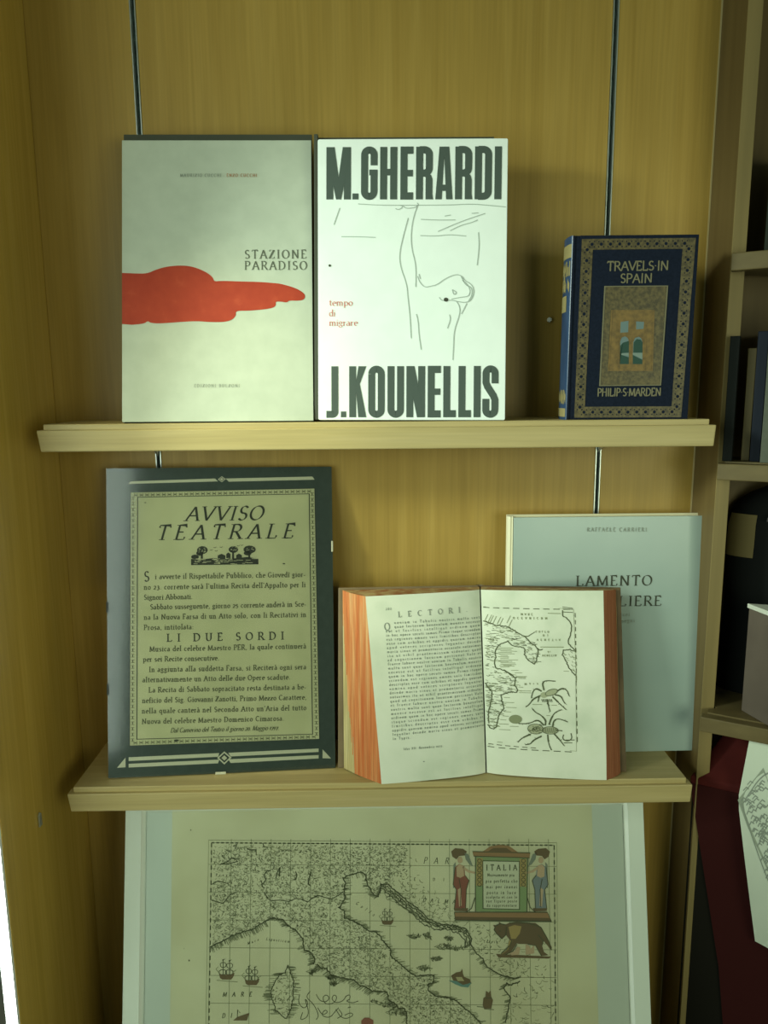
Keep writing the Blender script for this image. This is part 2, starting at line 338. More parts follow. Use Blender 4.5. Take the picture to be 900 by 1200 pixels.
def smooth(pl, it=2, closed=False):
    for _ in range(it):
        o = [] if closed else [pl[0]]; n = len(pl)
        for i in range(n if closed else n-1):
            a, b = pl[i], pl[(i+1) % n]
            o += [(a[0]*.75+b[0]*.25, a[1]*.75+b[1]*.25), (a[0]*.25+b[0]*.75, a[1]*.25+b[1]*.75)]
        if not closed: o.append(pl[-1])
        pl = o
    return pl
def jit(pl, amp, conv=None, step=1.6):
    pl = [conv(*p) for p in pl] if conv else pl; o = []
    for i in range(len(pl)-1):
        n = max(1, int(math.hypot(pl[i+1][0]-pl[i][0], pl[i+1][1]-pl[i][1])/step))
        for k in range(n):
            f = k/n; o.append((pl[i][0]+(pl[i+1][0]-pl[i][0])*f+random.uniform(-amp, amp), pl[i][1]+(pl[i+1][1]-pl[i][1])*f+random.uniform(-amp, amp)))
    return o+[pl[-1]]
def inside(p, poly):
    x, y = p; c = False; n = len(poly)
    for i in range(n):
        x1, y1 = poly[i]; x2, y2 = poly[i-1]
        if (y1 > y) != (y2 > y) and x < (x2-x1)*(y-y1)/(y2-y1)+x1: c = not c
    return c

# ================================================================== SETTING
YB = .150                                   # face of the back panels
XL, XR = -.0355, .9885                      # inner faces of the side boards
ZT = 2.35
s1, s2 = (.1185, .1275), (.8265, .8355)     # gaps for the two slotted uprights
b = MB()
for x0, x1 in ((XL, s1[0]), (s1[1], s2[0]), (s2[1], XR)): b.box(x0, x1, YB, YB+.018, 0, ZT)
struct('wall_back', b, WOOD_V, .0012)
b = MB(); b.box(XL-.02, XL, -.122, YB+.04, 0, ZT); struct('wall_left', b, WOOD_W, .001)
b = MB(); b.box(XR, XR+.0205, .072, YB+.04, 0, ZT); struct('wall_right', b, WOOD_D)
b = MB(); b.box(XR-.0002, XR+.0207, .070, .072, 0, ZT); struct('trim_4', b, WOOD_E, .0006)
b = MB(); b.box(XR-.0024, XR-.0001, YB-.0006, YB, .215, ZT); struct('trim_5', b, WOOD_N)
b = MB(); b.box(XL-.02, XR+.0205, YB+.018, YB+.04, 0, ZT); struct('trim_1', b, WOOD_D)
b = MB(); b.box(XL, .925, -.16, YB, 0, .215); struct('trim_2', b, WOOD_D, .002)
b = MB(); b.box(-2.2, 2.6, -2.4, .6, -.03, 0); struct('floor', b, PLASTER)
# slotted uprights in the two gaps
for (x0, x1), lab in ((s1, 'slotted zinc shelf upright let into the panelling on the left'), (s2, 'slotted zinc shelf upright behind the blue book')):
    t = thing('shelf_upright', lab, 'shelf upright', (x0+.0045, YB+.016, 0), 'slotted uprights in the back panelling')
    b = MB(); b.box(x0+.0004, x1-.0004, YB+.0125, YB+.0165, .22, ZT-.02)
    b.build('channel_back', SLOT, t)
    for xa, xb in ((x0+.0002, x0+.0016), (x1-.0016, x1-.0002)):
        b = MB(); b.box(xa, xb, YB-.0012, YB+.0125, .22, ZT-.02); b.build('channel_side', STEEL, t)
    b = MB(); n_ = 256
    b.grid(lambda a, c: (x0+.0020+(x1-x0-.0040)*a, YB+(.0122 if int(c*n_+.5) % 4 in (0, 1) else .0080), .25+int(c*n_+.5)*.008), 1, n_, None, False)
    b.build('slotted_strip', mat('dark_zinc', (.10, .15, .14), .5, .4), t)
# nail in the panel and a pin on the left board
b = MB(); b.lathe((.7458, YB+.001, ZS+.1556), (-.25, -1, .25), [(.0, .012), (.0035, .0115), (.004, .009), (.0022, .008), (.0014, .0), (0, 0)], 12)
tag(b.build('nail', mat('white_paint', (.85, .88, .82), .4)), 'small white-headed nail in the oak panel left of the blue book', 'nail')
t = thing('shelf_pin', 'small steel shelf pin on the left board below the lower shelf', 'shelf pin', (XL, -.0193, ZS-.577))
b = MB(); b.lathe((XL-.004, -.0193, ZS-.577), (1, 0, 0), [(0, 0), (.0032, 0), (.0032, .0045), (0, .0045)], 14); b.build('pin_collar', STEEL, t)
b = MB(); b.prism([(XL+.0005, -.0233, ZS-.585), (XL+.0005, -.0153, ZS-.585), (XL+.0005, -.0153, ZS-.567), (XL+.0005, -.0193, ZS-.563), (XL+.0005, -.0233, ZS-.567)], (.0025, 0, 0)); b.build('pin_plate', STEEL, t, .0006)
# LED strip on the front edge of the left board
t = thing('led_strip_light', 'glaring white vertical light strip on the front edge of the left board', 'light strip', (XL-.01, -.13, .22))
b = MB(); b.box(XL-.0165, XL-.0008, -.1285, -.1223, .3, 2.1); b.build('backing_channel', mat('white_plastic', (.8, .83, .8), .4), t)
b = MB()
prof = []
zz = .3
while zz < 2.1:
    for k in range(6):
        wv = .0022*abs(math.sin(math.pi*k/6)); prof.append((zz+k*.0165/6, wv))
    zz += .0165
ring = [(XL-.0006, -.1325, .3), (XL-.0006, -.1325, zz)] + [(XL-.0115-wv, -.1325, z) for z, wv in reversed(prof)]
b.prism(ring, (0, .004, 0)); b.build('light_diffuser', LED, t)

# ================================================================== SHELVES
def shelf(z, label):
    t = thing('display_shelf', label, 'shelf', (.475, .06, z-.0302), 'pale wooden shelves of the display bay')
    b = MB(); b.box(.0075, .9425, .0062, YB-.0003, z-.018, z+.008); b.build('shelf_board', WOOD_H, t, .0012)
    b = MB()
    b.prism([(0, .0, z), (.95, .0, z), (.9492, .0025, z-.0302), (.0030, .0025, z-.0302)], (0, .0185, 0)); b.build('front_lip', WOOD_H, t, .0016)
    for x in (.123, .831):
        b = MB(); b.prism([(x-.0013, YB-.0003, z-.018), (x-.0013, YB-.0003, z-.05), (x-.0013, .11, z-.028), (x-.0013, .04, z-.0185)], (.0026, 0, 0)); b.build('bracket', STEEL, t)
    return t
ZU = ZS; ZL = ZS-.54637
shelf(ZU, 'pale wooden shelf holding the three closed books')
shelf(ZL, 'pale wooden shelf holding the open antique book and framed playbill')
BU, BL_ = ZU+.008, ZL+.008

# ================================================================== UPPER SHELF BOOKS
# ---- grey-white book with the red shape
fr = Frame((.1155, .012, BU+.0022), .005, .1911, -.001); W, H = .2679, .4008
t = thing('paperback_book', 'grey-white book with a long red cloud shape across the cover', 'book', fr.pt(W/2, 0, -.01))
b = MB(); fr.box(b, 0, W, 0, H, -.0012, 0); b.build('front_cover', PAPER_G, t, .0004)
b = MB(); fr.box(b, .0012, W-.0012, .0012, H-.0015, -.0085, -.0013); b.build('page_block', CREAM, t)
b = MB(); fr.box(b, -.0004, W+.0004, 0, H+.0132, -.0115, -.0086); b.build('back_board', SLIP, t, .0006)
b = MB(); fr.box(b, 0, .0011, 0, H, -.0085, -.0013); b.build('spine', PAPER_G, t)
K1 = crop(120, 140, 3.157)
cloud = [(73, 568), (120, 570), (165, 571), (200, 555), (245, 543), (300, 540), (340, 546), (385, 565), (410, 585), (413, 600), (440, 597), (520, 600), (580, 601), (640, 606), (660, 608), (710, 622), (740, 638), (752, 652), (745, 668), (720, 671), (690, 670), (683, 678), (660, 674), (640, 674), (643, 688), (630, 698), (590, 704), (540, 708), (505, 708), (493, 712), (495, 725), (480, 742), (450, 750), (400, 750), (350, 746), (280, 750), (220, 755), (180, 754), (168, 745), (155, 756), (110, 760), (73, 757)]
b = MB(); cl = [cloud[0]]+smooth(cloud[1:-1], 2)+[cloud[-1]]
uvs = [fr.uv(*K1(*p)) for p in cl]; uvs[0] = (0.0002, uvs[0][1]); uvs[-1] = (.0002, uvs[-1][1])
b.face([fr.pt(x, y, .0004) for x, y in uvs]); b.build('red_shape', REDB, t)
b = MB(); text(b, fr, 'STAZIONE', K1(526, 515), K1(755, 514), 9.8, weight=.13, thin=.045, seg=20, wf=1.12); text(b, fr, 'PARADISO', K1(526, 556), K1(757, 556), 9.8, weight=.13, thin=.045, seg=20, wf=1.12)
b.build('title_lettering', mat('title_ink', (.11, .125, .09), .7, .2), t)
b = MB(); text(b, fr, 'MAURIZIO CUCCHI', K1(288, 213), K1(440, 213), 3.6, weight=.17, thin=.08, serif=.08, mi=0); text(b, fr, 'ENZO CUCCHI', K1(460, 213), K1(572, 213), 3.6, weight=.17, thin=.08, serif=.08, mi=1)
text(b, fr, '-', K1(447, 213), K1(455, 213), 3.6, mi=1)
b.build('author_lettering', [INKG, INKBR], t)
b = MB(); text(b, fr, 'EDIZIONI BULZONI', K1(340, 991), K1(508, 991), 3.7, weight=.15, thin=.06, serif=.08); b.build('publisher_lettering', INKG, t)

# ---- white book with heavy condensed lettering
fr = Frame((.3905, .012, BU+.0030), -.0315, .1136, -.008); W, H = .262, .3855
t = thing('art_book', 'white book with huge dark block capitals and a thin line drawing', 'book', fr.pt(W/2, 0, -.01))
b = MB()
def rr(a0, a1, b0, b1, r, n=5):
    o = []
    for cx, cy, q in ((a1-r, b1-r, 0), (a0+r, b1-r, 90), (a0+r, b0+r, 180), (a1-r, b0+r, 270)):
        for i in range(n+1): o.append((cx+r*math.cos(R(q+90*i/n)), cy+r*math.sin(R(q+90*i/n))))
    return o
b.prism([fr.pt(x, y, -.0145) for x, y in rr(0, W, 0, H, .0022)], fr.n*.0145); b.build('jacket', PAPER_W, t, .0006)
b = MB(); b.prism([fr.pt(x_, .0005, c_) for x_, c_ in ((-.0058, -.0195), (W-.017, -.0195), (W-.017, -.0147), (-.0003, -.0147), (-.0003, -.004), (-.0058, -.004))], fr.v*(H+.0085))
b.build('dark_slipcase', SLIP, t, .0008)
# heavy letters: strokes of one width on a unit box (width w, height 1)
def rrect(x0, x1, y0, y1, r, a0, a1, n=5):   # part of the ring of a rounded rectangle as a poly-line by corner list
    return [(cx+r*math.cos(R(q)), cy+r*math.sin(R(q))) for cx, cy, qs in a0 for q in qs]
SW = .136
def arcp(cx, cy, rx, ry, a0, a1, n=7): return [(cx+rx*math.cos(R(a0+(a1-a0)*i/n)), cy+ry*math.sin(R(a0+(a1-a0)*i/n))) for i in range(n+1)]
def heavy(ch, w):
    h = SW/2; l, r = h, w-h; q = min(.10, (r-l)/2); T = .055; tb, tt = h*.85, 1-h*.85
    V = lambda x: ('s', [(x, 0), (x, 1)])
    Hb = lambda y, x0, x1, k=.125: ('b', (x0, x1, y-k/2, y+k/2))
    top = lambda: arcp(l+q, tt-q, q, q, 180, 90)+arcp(r-q, tt-q, q, q, 90, 0)
    bot = lambda: arcp(r-q, tb+q, q, q, 0, -90)+arcp(l+q, tb+q, q, q, 270, 180)
    if ch == 'I': return [('s', [(w/2, 0), (w/2, 1)])]
    if ch == 'H': return [V(l), V(r), Hb(.52, l, r)]
    if ch == 'E': return [V(l), Hb(.0625*1.05, 0, w, .14), Hb(.5, 0, w*.97, .125), Hb(1-.0655, 0, w, .14)]
    if ch == 'L': return [V(l), Hb(.07, 0, w, .14)]
    if ch == 'O': return [('s', top()+bot()+[(l, tt-q)])]
    if ch == 'U': return [('s', [(l, 1), (l, tb+q)]+arcp(l+q, tb+q, q, q, 180, 270)+arcp(r-q, tb+q, q, q, 270, 360)+[(r, 1)])]
    if ch == 'D': return [V(l), ('s', [(l, tt), (r-q, tt)]+arcp(r-q, tt-q, q, q, 90, 0)+[(r, tb+q)]+arcp(r-q, tb+q, q, q, 0, -90)+[(l, tb)])]
    if ch == 'G': return [('s', [(r, .65), (r, tt-q)]+arcp(r-q, tt-q, q, q, 0, 90)+arcp(l+q, tt-q, q, q, 90, 180)+arcp(l+q, tb+q, q, q, 180, 270)+arcp(r-q, tb+q, q, q, 270, 360)+[(r, .56)]), ('b', (w*.50, w, .46, .57))]
    if ch == 'R': return [V(l), ('s', [(l, tt), (r-q, tt)]+arcp(r-q, tt-q, q, q, 90, 0)+[(r, .50+q)]+arcp(r-q, .50+q, q, q, 0, -90)+[(l, .50)]), ('p', [(w-SW, .0), (w+.012, 0), (w-.004, .10), (w-.004, .38), (w-.03, .46), (w-.09, .50), (w-SW-.03, .50), (w-SW-.03, .44), (w-SW, .42)])]
    if ch == 'J': return [('s', [(r, 1), (r, tb+q)]+arcp(r-q, tb+q, q, q, 0, -90)+[(.0, tb)])]
    if ch == 'M': return [V(h*.92), V(w-h*.92), ('p', [(0, 1), (.155, 1), (w/2+.0, .42), (w/2+.05, 0), (w/2-.05, 0), (w/2-.11, .30)]), ('p', [(w, 1), (w-.155, 1), (w/2, .42), (w/2-.05, 0), (w/2+.05, 0), (w/2+.11, .30)])]
    if ch == 'N': return [V(h*.9), V(w-h*.9), ('p', [(0, 1), (.15, 1), (w, 0), (w-.15, 0)])]
    if ch == 'A': return [('p', [(0, 0), (.125, 0), (w/2+.0, .82), (w/2-.0, 1), (w*.22, 1)]), ('p', [(w, 0), (w-.125, 0), (w/2, .82), (w/2, 1), (w*.78, 1)]), ('b', (w*.25, w*.75, .16, .28))]
    if ch == 'K': return [V(l), ('p', [(SW*.9, .42), (SW*.9, .62), (w-.155, 1), (w, 1)]), ('p', [(SW*.95, .60), (SW*1.5, .68), (w+.0, 0), (w-.16, 0)])]
    if ch == 'S': return [('s', [(r, .66), (r, tt-q)]+arcp(r-q, tt-q, q, q, 0, 90)+arcp(l+q, tt-q, q, q, 90, 180)+[(l, .68), (l+.03, .60), (r-.03, .42), (r, .34), (r, tb+q)]+arcp(r-q, tb+q, q, q, 0, -90)+arcp(l+q, tb+q, q, q, 270, 180)+[(l, .36)])]
    return [('b', (0, w, 0, .115))]
def block_title(b, fr, letters, yb0, yb1, yt0, yt1, x0, x1):
    # letters: (char, left, right) measured along the line; the four y values are base and top at both ends
    for ch, l, r in letters:
        f = (l-x0)/(x1-x0); yb = yb0+(yb1-yb0)*f; yt = yt0+(yt1-yt0)*f
        o = Vector(fr.uv(l, yb)); e = Vector(fr.uv(r, yb)); up = Vector(fr.uv(l, yt)); h = (up-o).length
        ux = (e-o).normalized(); uy = Vector((-ux.y, ux.x)); w = (e-o).length/h
        P = lambda p: tuple(o+ux*(p[0]*h)+uy*(p[1]*h))
        for no_, (k, d) in enumerate(heavy(ch, w)):
            sf = fr.surf(.0005+no_*4e-5)
            if k == 's': ribbon(b, [P(p) for p in d], SW*h, sf)
            elif k == 'b': b.face([sf(*P(p)) for p in ((d[0], d[2]), (d[1], d[2]), (d[1], d[3]), (d[0], d[3]))])
            else: b.face([sf(*P(p)) for p in d])
X4 = lambda ls, ox: [(c, ox+l/4, ox+r_/4) for c, l, r_ in ls]
b = MB(); block_title(b, fr, X4([('M', 31, 143), ('.', 152, 180), ('G', 192, 269), ('H', 281, 361), ('E', 376, 436), ('R', 449, 527), ('A', 540, 621), ('R', 632, 711), ('D', 724, 804), ('I', 815, 851)], 375), 233.9, 233.7, 172.6, 171.6, 383, 587)
b.build('top_lettering', INKB, t)
b = MB(); block_title(b, fr, X4([('J', 30, 86), ('.', 98, 123), ('K', 137, 217), ('O', 226, 303), ('U', 316, 393), ('N', 406, 490), ('E', 504, 565), ('L', 577, 636), ('L', 648, 707), ('I', 719, 752), ('S', 760, 835)], 375), 489.0, 489.0, 429.3, 428.8, 383, 583)
b.build('bottom_lettering', INKB, t)
K2 = crop(350, 140, 3.157)
dr = [[(220, 313), (300, 318), (430, 318), (560, 317), (640, 313), (700, 318), (766, 324)], [(358, 330), (366, 334), (376, 332), (386, 322)], [(375, 318), (388, 322), (398, 330), (430, 327), (445, 317), (438, 309)], [(440, 318), (425, 360), (415, 420), (418, 480), (432, 530), (434, 575), (433, 620)], [(405, 365), (390, 420), (372, 495), (376, 545), (400, 610), (403, 650), (412, 730), (416, 810)],
      [(440, 580), (446, 600), (465, 622), (490, 617), (512, 612), (540, 590), (580, 573), (603, 578), (615, 597), (640, 610), (650, 635), (640, 668), (620, 678), (592, 675), (565, 668), (530, 672), (520, 658)], [(605, 595), (622, 608), (635, 630), (630, 655), (600, 658), (565, 665)], [(600, 580), (618, 615), (640, 620), (642, 650), (628, 672)], [(583, 672), (595, 690), (597, 718), (575, 780), (573, 830), (570, 890)], [(622, 680), (612, 700), (602, 720)],
      [(435, 720), (442, 745), (445, 800), (453, 852)], [(558, 722), (562, 740), (550, 773)], [(452, 370), (520, 373), (580, 372)], [(450, 430), (510, 432), (560, 426), (620, 432)], [(690, 348), (600, 378), (515, 415)], [(662, 372), (640, 382), (600, 392), (560, 412)], [(665, 418), (668, 470), (660, 540)], [(152, 328), (130, 390)], [(158, 434), (220, 434), (285, 437)], [(540, 358), (562, 354)], [(640, 348), (665, 346)], [(568, 630), (586, 640), (574, 651), (568, 630)], [(445, 572), (450, 590)]]
b = MB(); lines(b, fr, [smooth(p, 2) for p in dr], .95, K2); b.build('line_drawing', PENCIL, t)
for e_ in (ell(545, 667, 8.5, 7.5), ell(115, 541, 4.6, 4.6)): b = MB(); fill(b, fr, e_, K2, .0007); b.build('ink_dot', INK, t)
b = MB()
for s, xa, xb, y in (('tempo', 112, 200, 689), ('di', 112, 136, 728), ('migrare', 112, 218, 763)): text(b, fr, s, K2(xa, y), K2(xb, y), 7.4, weight=.13, thin=.045, serif=.09, wf=1.3)
b.build('subtitle_lettering', INKR, t)

# ---- blue gilt book
fr = Frame((.7429, .020, BU), -.0435, 0, -.004); W, H, TH = .1709, .2505, .046
t = thing('cloth_bound_book', 'small navy blue cloth book with gilt border and window picture', 'book', fr.pt(W/2, 0, -TH/2))
b = MB(); fr.box(b, .010, W, 0, H, -.003, 0); b.prism([fr.pt(*p, 0) for p in ((0.0, 0), (.0035, 0), (.0035, H), (0, H))], fr.n*-.003); fr.box(b, .003, .0105, 0, H, -.0035, -.0016); b.build('front_cover', NAVY, t, .0006)
b = MB(); fr.box(b, 0, W, 0, H, -TH, -TH+.003); b.build('back_cover', NAVY, t, .0006)
b = MB(); fr.box(b, .004, W-.004, .003, H-.003, -TH+.003, -.003); b.build('page_block', CREAM, t)
b = MB()
def spf(a, off=0):
    q = R(180*a); return (-.0045*math.sin(q)-off*math.sin(q)*1.0, -TH*.5+ (TH*.5+off*0)*math.cos(q))
b.grid(lambda a, c: fr.pt(spf(a)[0], H*c, spf(a)[1]), 14, 1)
b.grid(lambda a, c: fr.pt(spf(a)[0]+.002, H*c, spf(a)[1]*.98-.0005), 14, 1)
sp = b.build('spine', SPINEB, t)
b = MB()
for v0, v1, a0, a1 in ((.222, .240, .08, .92), (.004, .016, .12, .92), (.150, .172, .30, .70)):
    b = MB(); b.grid(lambda a, c: fr.pt(spf(a0+(a1-a0)*a, .0005)[0], v0+(v1-v0)*c, spf(a0+(a1-a0)*a)[1]), 10, 1); b.build('gilt_band', GILTW, sp)
class SpineSurf:
    def uv(s, x, y): return (x, y)
    def surf(s, off): return lambda x, y: fr.pt(spf(1-x, .0006)[0], y, spf(1-x)[1])
b = MB(); ss = SpineSurf()
for s, y, x0 in (('TRAVELS', .204, .12), ('IN', .192, .42), ('SPAIN', .181, .24), ('MARDEN', .028, .3)):
    b = MB(); tot = sum(GL[c][0] for c in s); k = (.88-x0*1.0)/tot if s != 'IN' else .16/tot; x = x0
    for c in s:
        for pts, _, _ in glyph(c, 8)[1]: ribbon(b, [(x+k*p[0], y+.008*p[1]) for p in pts], .0013 if False else .012, (lambda X, Y: ss.surf(0)(X, Y)))
        x += k*GL[c][0]
    b.build('spine_lettering', GILTW, sp)
K3 = crop(620, 250, 3.75)
q = lambda *p: [fr.uv(*K3(*x)) for x in p]
b = MB()
O = q((232, 113), (733, 108), (668, 896), (198, 898)); I = q((280, 160), (674, 156), (626, 848), (245, 850))
for i in range(4): b.face([fr.pt(*O[i], .0004), fr.pt(*O[(i+1) % 4], .0004), fr.pt(*I[(i+1) % 4], .0004), fr.pt(*I[i], .0004)])
b.mi = 1     # dotted ornament along the border
for i in range(4):
    n = 16 if i % 2 else 11
    for k in range(n):
        f = (k+.5)/n; o = Vector(O[i]).lerp(Vector(O[(i+1) % 4]), f); e = Vector(I[i]).lerp(Vector(I[(i+1) % 4]), f); m_ = (o+e)/2
        b.face([fr.pt(m_.x+.0022*math.cos(R(a)), m_.y+.0022*math.sin(R(a)), .0006) for a in range(0, 360, 45)])
        for a in (45, 135, 225, 315): b.face([fr.pt(m_.x+math.cos(R(a))*.0048+.0011*math.cos(R(c)), m_.y+math.sin(R(a))*.0048+.0011*math.sin(R(c)), .0006) for c in range(0, 360, 90)])
b.build('gilt_border', [GILT, NAVY], t)
b = MB(); kw = dict(weight=.17, thin=.12, serif=.06, nib=0, off=.0005, wf=1.25)
text(b, fr, 'TRAVELS~IN', K3(341, 252), K3(613, 249), 10.4, **kw); text(b, fr, 'SPAIN', K3(399, 305), K3(541, 304), 10.2, **kw); b.build('title_lettering', GILTL, t)
b = MB(); text(b, fr, 'PHILIP~S~MARDEN', K3(299, 803), K3(579, 801), 8.8, **kw); b.build('author_lettering', GILTL, t)
b = MB()
K4 = crop(690, 320, 7.5)
fill(b, fr, [(140, 118), (690, 114), (628, 985), (95, 990)], K4, .0003, 0)
lines(b, fr, [[(140, 118), (690, 114), (628, 985), (95, 990)]], 1.3, K4, .0009, 1, True)
for pl, mi in (([(205, 330), (575, 330), (560, 860), (165, 860)], 5), ([(280, 430), (348, 420), (345, 520), (275, 525)], 2), ([(415, 425), (485, 430), (480, 490), (415, 495)], 2),
               ([(272, 800), (275, 600), (290, 565), (325, 555), (352, 575), (350, 800)], 2), ([(385, 800), (390, 600), (405, 570), (440, 560), (470, 580), (470, 800)], 2),
               ([(272, 800), (274, 640), (300, 612), (352, 596), (350, 700), (272, 705)], 3), ([(390, 700), (393, 610), (420, 580), (455, 585), (472, 610), (470, 700)], 3),
               ([(272, 705), (350, 702), (350, 725), (272, 720)], 4), ([(385, 702), (470, 702), (470, 755), (385, 715)], 4), ([(272, 800), (272, 715), (350, 740), (350, 800)], 3), ([(385, 800), (385, 720), (470, 762), (470, 800)], 3)):
    fill(b, fr, pl, K4, .0005 + .0001*(mi in (3, 4)) + (-.0001 if mi == 5 else 0), mi)
ar = lambda cx, cy, r: [(cx+r*math.cos(R(a)), cy-r*1.15*math.sin(R(a))) for a in range(0, 181, 15)]
lines(b, fr, [[(255, 860), (255, 420), (280, 400), (480, 400), (500, 420), (490, 860)], [(365, 800), (368, 560)], [(175, 850), (200, 330), (570, 330), (555, 860)], [(260, 540), (490, 540)]], 1.6, K4, .0008, 5)
lines(b, fr, [ar(312, 600, 42), ar(430, 600, 42)], 1.4, K4, .0008, 5)
b.build('cover_picture', [GILT, GILTL, SKYB, HILL, LAKE, GILTO], t)

# ================================================================== LOWER SHELF
# ---- framed playbill
fr = Frame((.0526, .0275, BL_+.0016), .0666, .1842, -.0082); W, H = .3507, .4799
t = thing('framed_playbill', 'old Italian theatre notice mounted on dark green under clip-frame glass', 'framed print', fr.pt(W/2, 0, -.003))
b = MB(); fr.box(b, 0, W, 0, H, -.0062, -.0040); b.build('backing_board', mat('hardboard', (.13, .10, .06), .8), t, .0003)
b = MB(); fr.box(b, 0, W, 0, H, -.0040, -.0026); b.mi = 1
K5 = crop(110, 540, 3.0)
def bar(y0l, y1l, xl, xr, yr0, yr1): fill(b, fr, [(xl, y0l), (xr, yr0), (xr, yr1), (xl, y1l)], K5, -.0022)
fill(b, fr, [(128, 72), (425, 62), (436, 72), (120, 81)], K5, -.0022); fill(b, fr, [(462, 62), (768, 55), (776, 66), (474, 73)], K5, -.0022)
fill(b, fr, [(449, 54), (463, 64), (449, 75), (435, 65)], K5, -.0022)
fill(b, fr, [(80, 1081), (110, 1045), (110, 1079)], K5, -.0022); fill(b, fr, [(804, 1016), (834, 1048), (804, 1047)], K5, -.0022)
for d in (0, 23): fill(b, fr, [(121, 1044+d), (440, 1029+d), (436, 1042+d), (121, 1057+d)], K5, -.0022); fill(b, fr, [(472, 1028+d), (790, 1013+d), (790, 1025+d), (480, 1041+d)], K5, -.0022)
lines(b, fr, [[(436, 1046), (458, 1026), (480, 1045), (458, 1066)]], 1.6, K5, -.0021, None, True); fill(b, fr, [(458, 1035), (470, 1046), (458, 1057), (446, 1046)], K5, -.0021)
b.mi = 2; lines(b, fr, [[(448, 58), (457, 64), (449, 71), (441, 65)]], .6, K5, -.0018, None, True); lines(b, fr, [[(458, 1035), (470, 1046), (458, 1057), (446, 1046)]], .8, K5, -.0018, None, True)
mt = b.build('mount', [GREENB, ORN, INK], t)
b = MB(); b.mi = 0
pc = [(128, 111), (776, 97), (793, 979), (125, 1003)]
fill(b, fr, pc, K5, -.0019); b.mi = 1
def edge(p, q_, n, fn):
    for k in range(n):
        f = (k+.5)/n; fn(p[0]+(q_[0]-p[0])*f, p[1]+(q_[1]-p[1])*f)
bd = [(137, 121), (767, 107), (783, 971), (135, 993)]; bi = [(153, 128), (757, 116), (769, 962), (150, 980)]
for i in range(4):
    p, q_ = bd[i], bd[(i+1) % 4]; vert = i % 2; n = 44 if vert else 32
    edge(p, q_, n, lambda x, y: fill(b, fr, ell(x, y, 2.2 if vert else 4.6, 5.4 if vert else 2.4, 7), K5, -.0015, 2))
    edge(p, q_, n*2, lambda x, y: lines(b, fr, [[(x-(6 if vert else 0), y-(0 if vert else 6)), (x+(6 if vert else 0), y+(0 if vert else 6))]], .5, K5, -.0016, 2))
lines(b, fr, [bi], .9, K5, -.0015, None, True); lines(b, fr, [pc], .5, K5, -.0015, None, True)
TK = dict(off=-.0015)
text(b, fr, 'AVVISO', K5(320, 211), K5(592, 207), 16.2, italic=.24, weight=.17, thin=.035, seg=22, wf=1.3, serif=.13, **TK)
text(b, fr, 'TEATRALE', K5(216, 278), K5(700, 271), 16.8, italic=.22, weight=.17, thin=.035, seg=22, wf=1.3, serif=.15, **TK)
text(b, fr, 'LI DUE SORDI', K5(256, 636), K5(668, 628), 8.8, weight=.17, thin=.06, seg=16, wf=1.2, serif=.16, **TK)
text(b, fr, 'S', K5(175, 424), K5(202, 424), 11.5, weight=.14, thin=.05, **TK)
body = [(214, 416, 744, 408, 'i avverte il Rispettabile Pubblico, che Giovedì gior-'), (175, 453, 744, 444, "no 23. corrente sarà l'ultima Recita dell'Appalto per li"), (175, 489, 346, 486, 'Signori Abbonati.'), (197, 523, 746, 512, 'Sabbato susseguente, giorno 25 corrente anderà in Sce-'), (175, 559, 746, 549, 'na la Nuova Farsa di un Atto solo, con li Recitativi in'), (175, 595, 350, 592, 'Prosa, intitolata:'),
        (195, 671, 746, 660, 'Musica del celebre Maestro PER, la quale continuerà'), (172, 707, 440, 702, 'per sei Recite consecutive.'), (193, 743, 746, 733, 'In aggiunta alla suddetta Farsa, si Reciterà ogni sera'), (170, 779, 690, 769, 'alternativamente un Atto delle due Opere scadute.'), (192, 815, 746, 804, 'La Recita di Sabbato sopracitato resta destinata a be-'), (169, 852, 747, 840, 'neficio del Sig. Giovanni Zanotti, Primo Mezzo Carattere,'), (168, 889, 747, 877, "nella quale canterà nel Secondo Atto un'Aria del tutto"), (168, 926, 668, 914, 'Nuova del celebre Maestro Domenico Cimarosa.')]
for x0, y0, x1, y1, s in body: text(b, fr, s, K5(x0, y0), K5(x1, y1), 5.9, weight=.185, thin=.08, serif=.15, seg=8, wf=1.08, mi=2, **TK)
text(b, fr, 'Dal Camerino del Teatro il giorno 20. Maggio 1797.', K5(268, 957), K5(650, 947), 5.6, weight=.17, thin=.06, serif=0, seg=8, italic=.25, mi=2, **TK)
# woodcut vignette: ground, trees, little buildings
b.mi = 1
fill(b, fr, [(341, 367), (578, 364), (578, 345), (540, 338), (470, 346), (420, 342), (370, 348), (341, 345)], K5, -.0014)
for cx, cy, rx, ry in ((381, 314, 19, 14), (372, 325, 13, 9), (490, 312, 17, 12), (547, 312, 22, 14), (540, 325, 14, 8), (355, 338, 14, 8)): fill(b, fr, ell(cx, cy, rx, ry, 11), K5, -.0014)
for cx, y0 in ((379, 322), (489, 320), (546, 322)): fill(b, fr, [(cx-3, y0), (cx+3, y0), (cx+4, 348), (cx-4, 348)], K5, -.0014)
for x0, x1, y0 in ((435, 462, 327), (465, 480, 322), (500, 520, 326)): fill(b, fr, [(x0, 347), (x0, y0+6), ((x0+x1)/2, y0), (x1, y0+6), (x1, 347)], K5, -.0014)
b.mi = 0
for k in range(42):
    x = random.uniform(345, 560); y = random.uniform(343, 363); l = random.uniform(6, 22); lines(b, fr, [[(x, y), (min(576, x+l), y-random.uniform(-1, 1))]], .55, K5, -.0011)
for k in range(26):
    cx, cy = random.choice(((381, 314), (490, 312), (547, 312))); x, y = cx+random.uniform(-14, 12), cy+random.uniform(-9, 8); lines(b, fr, [[(x, y), (x+5, y-2)]], .5, K5, -.0011)
b.mi = 1
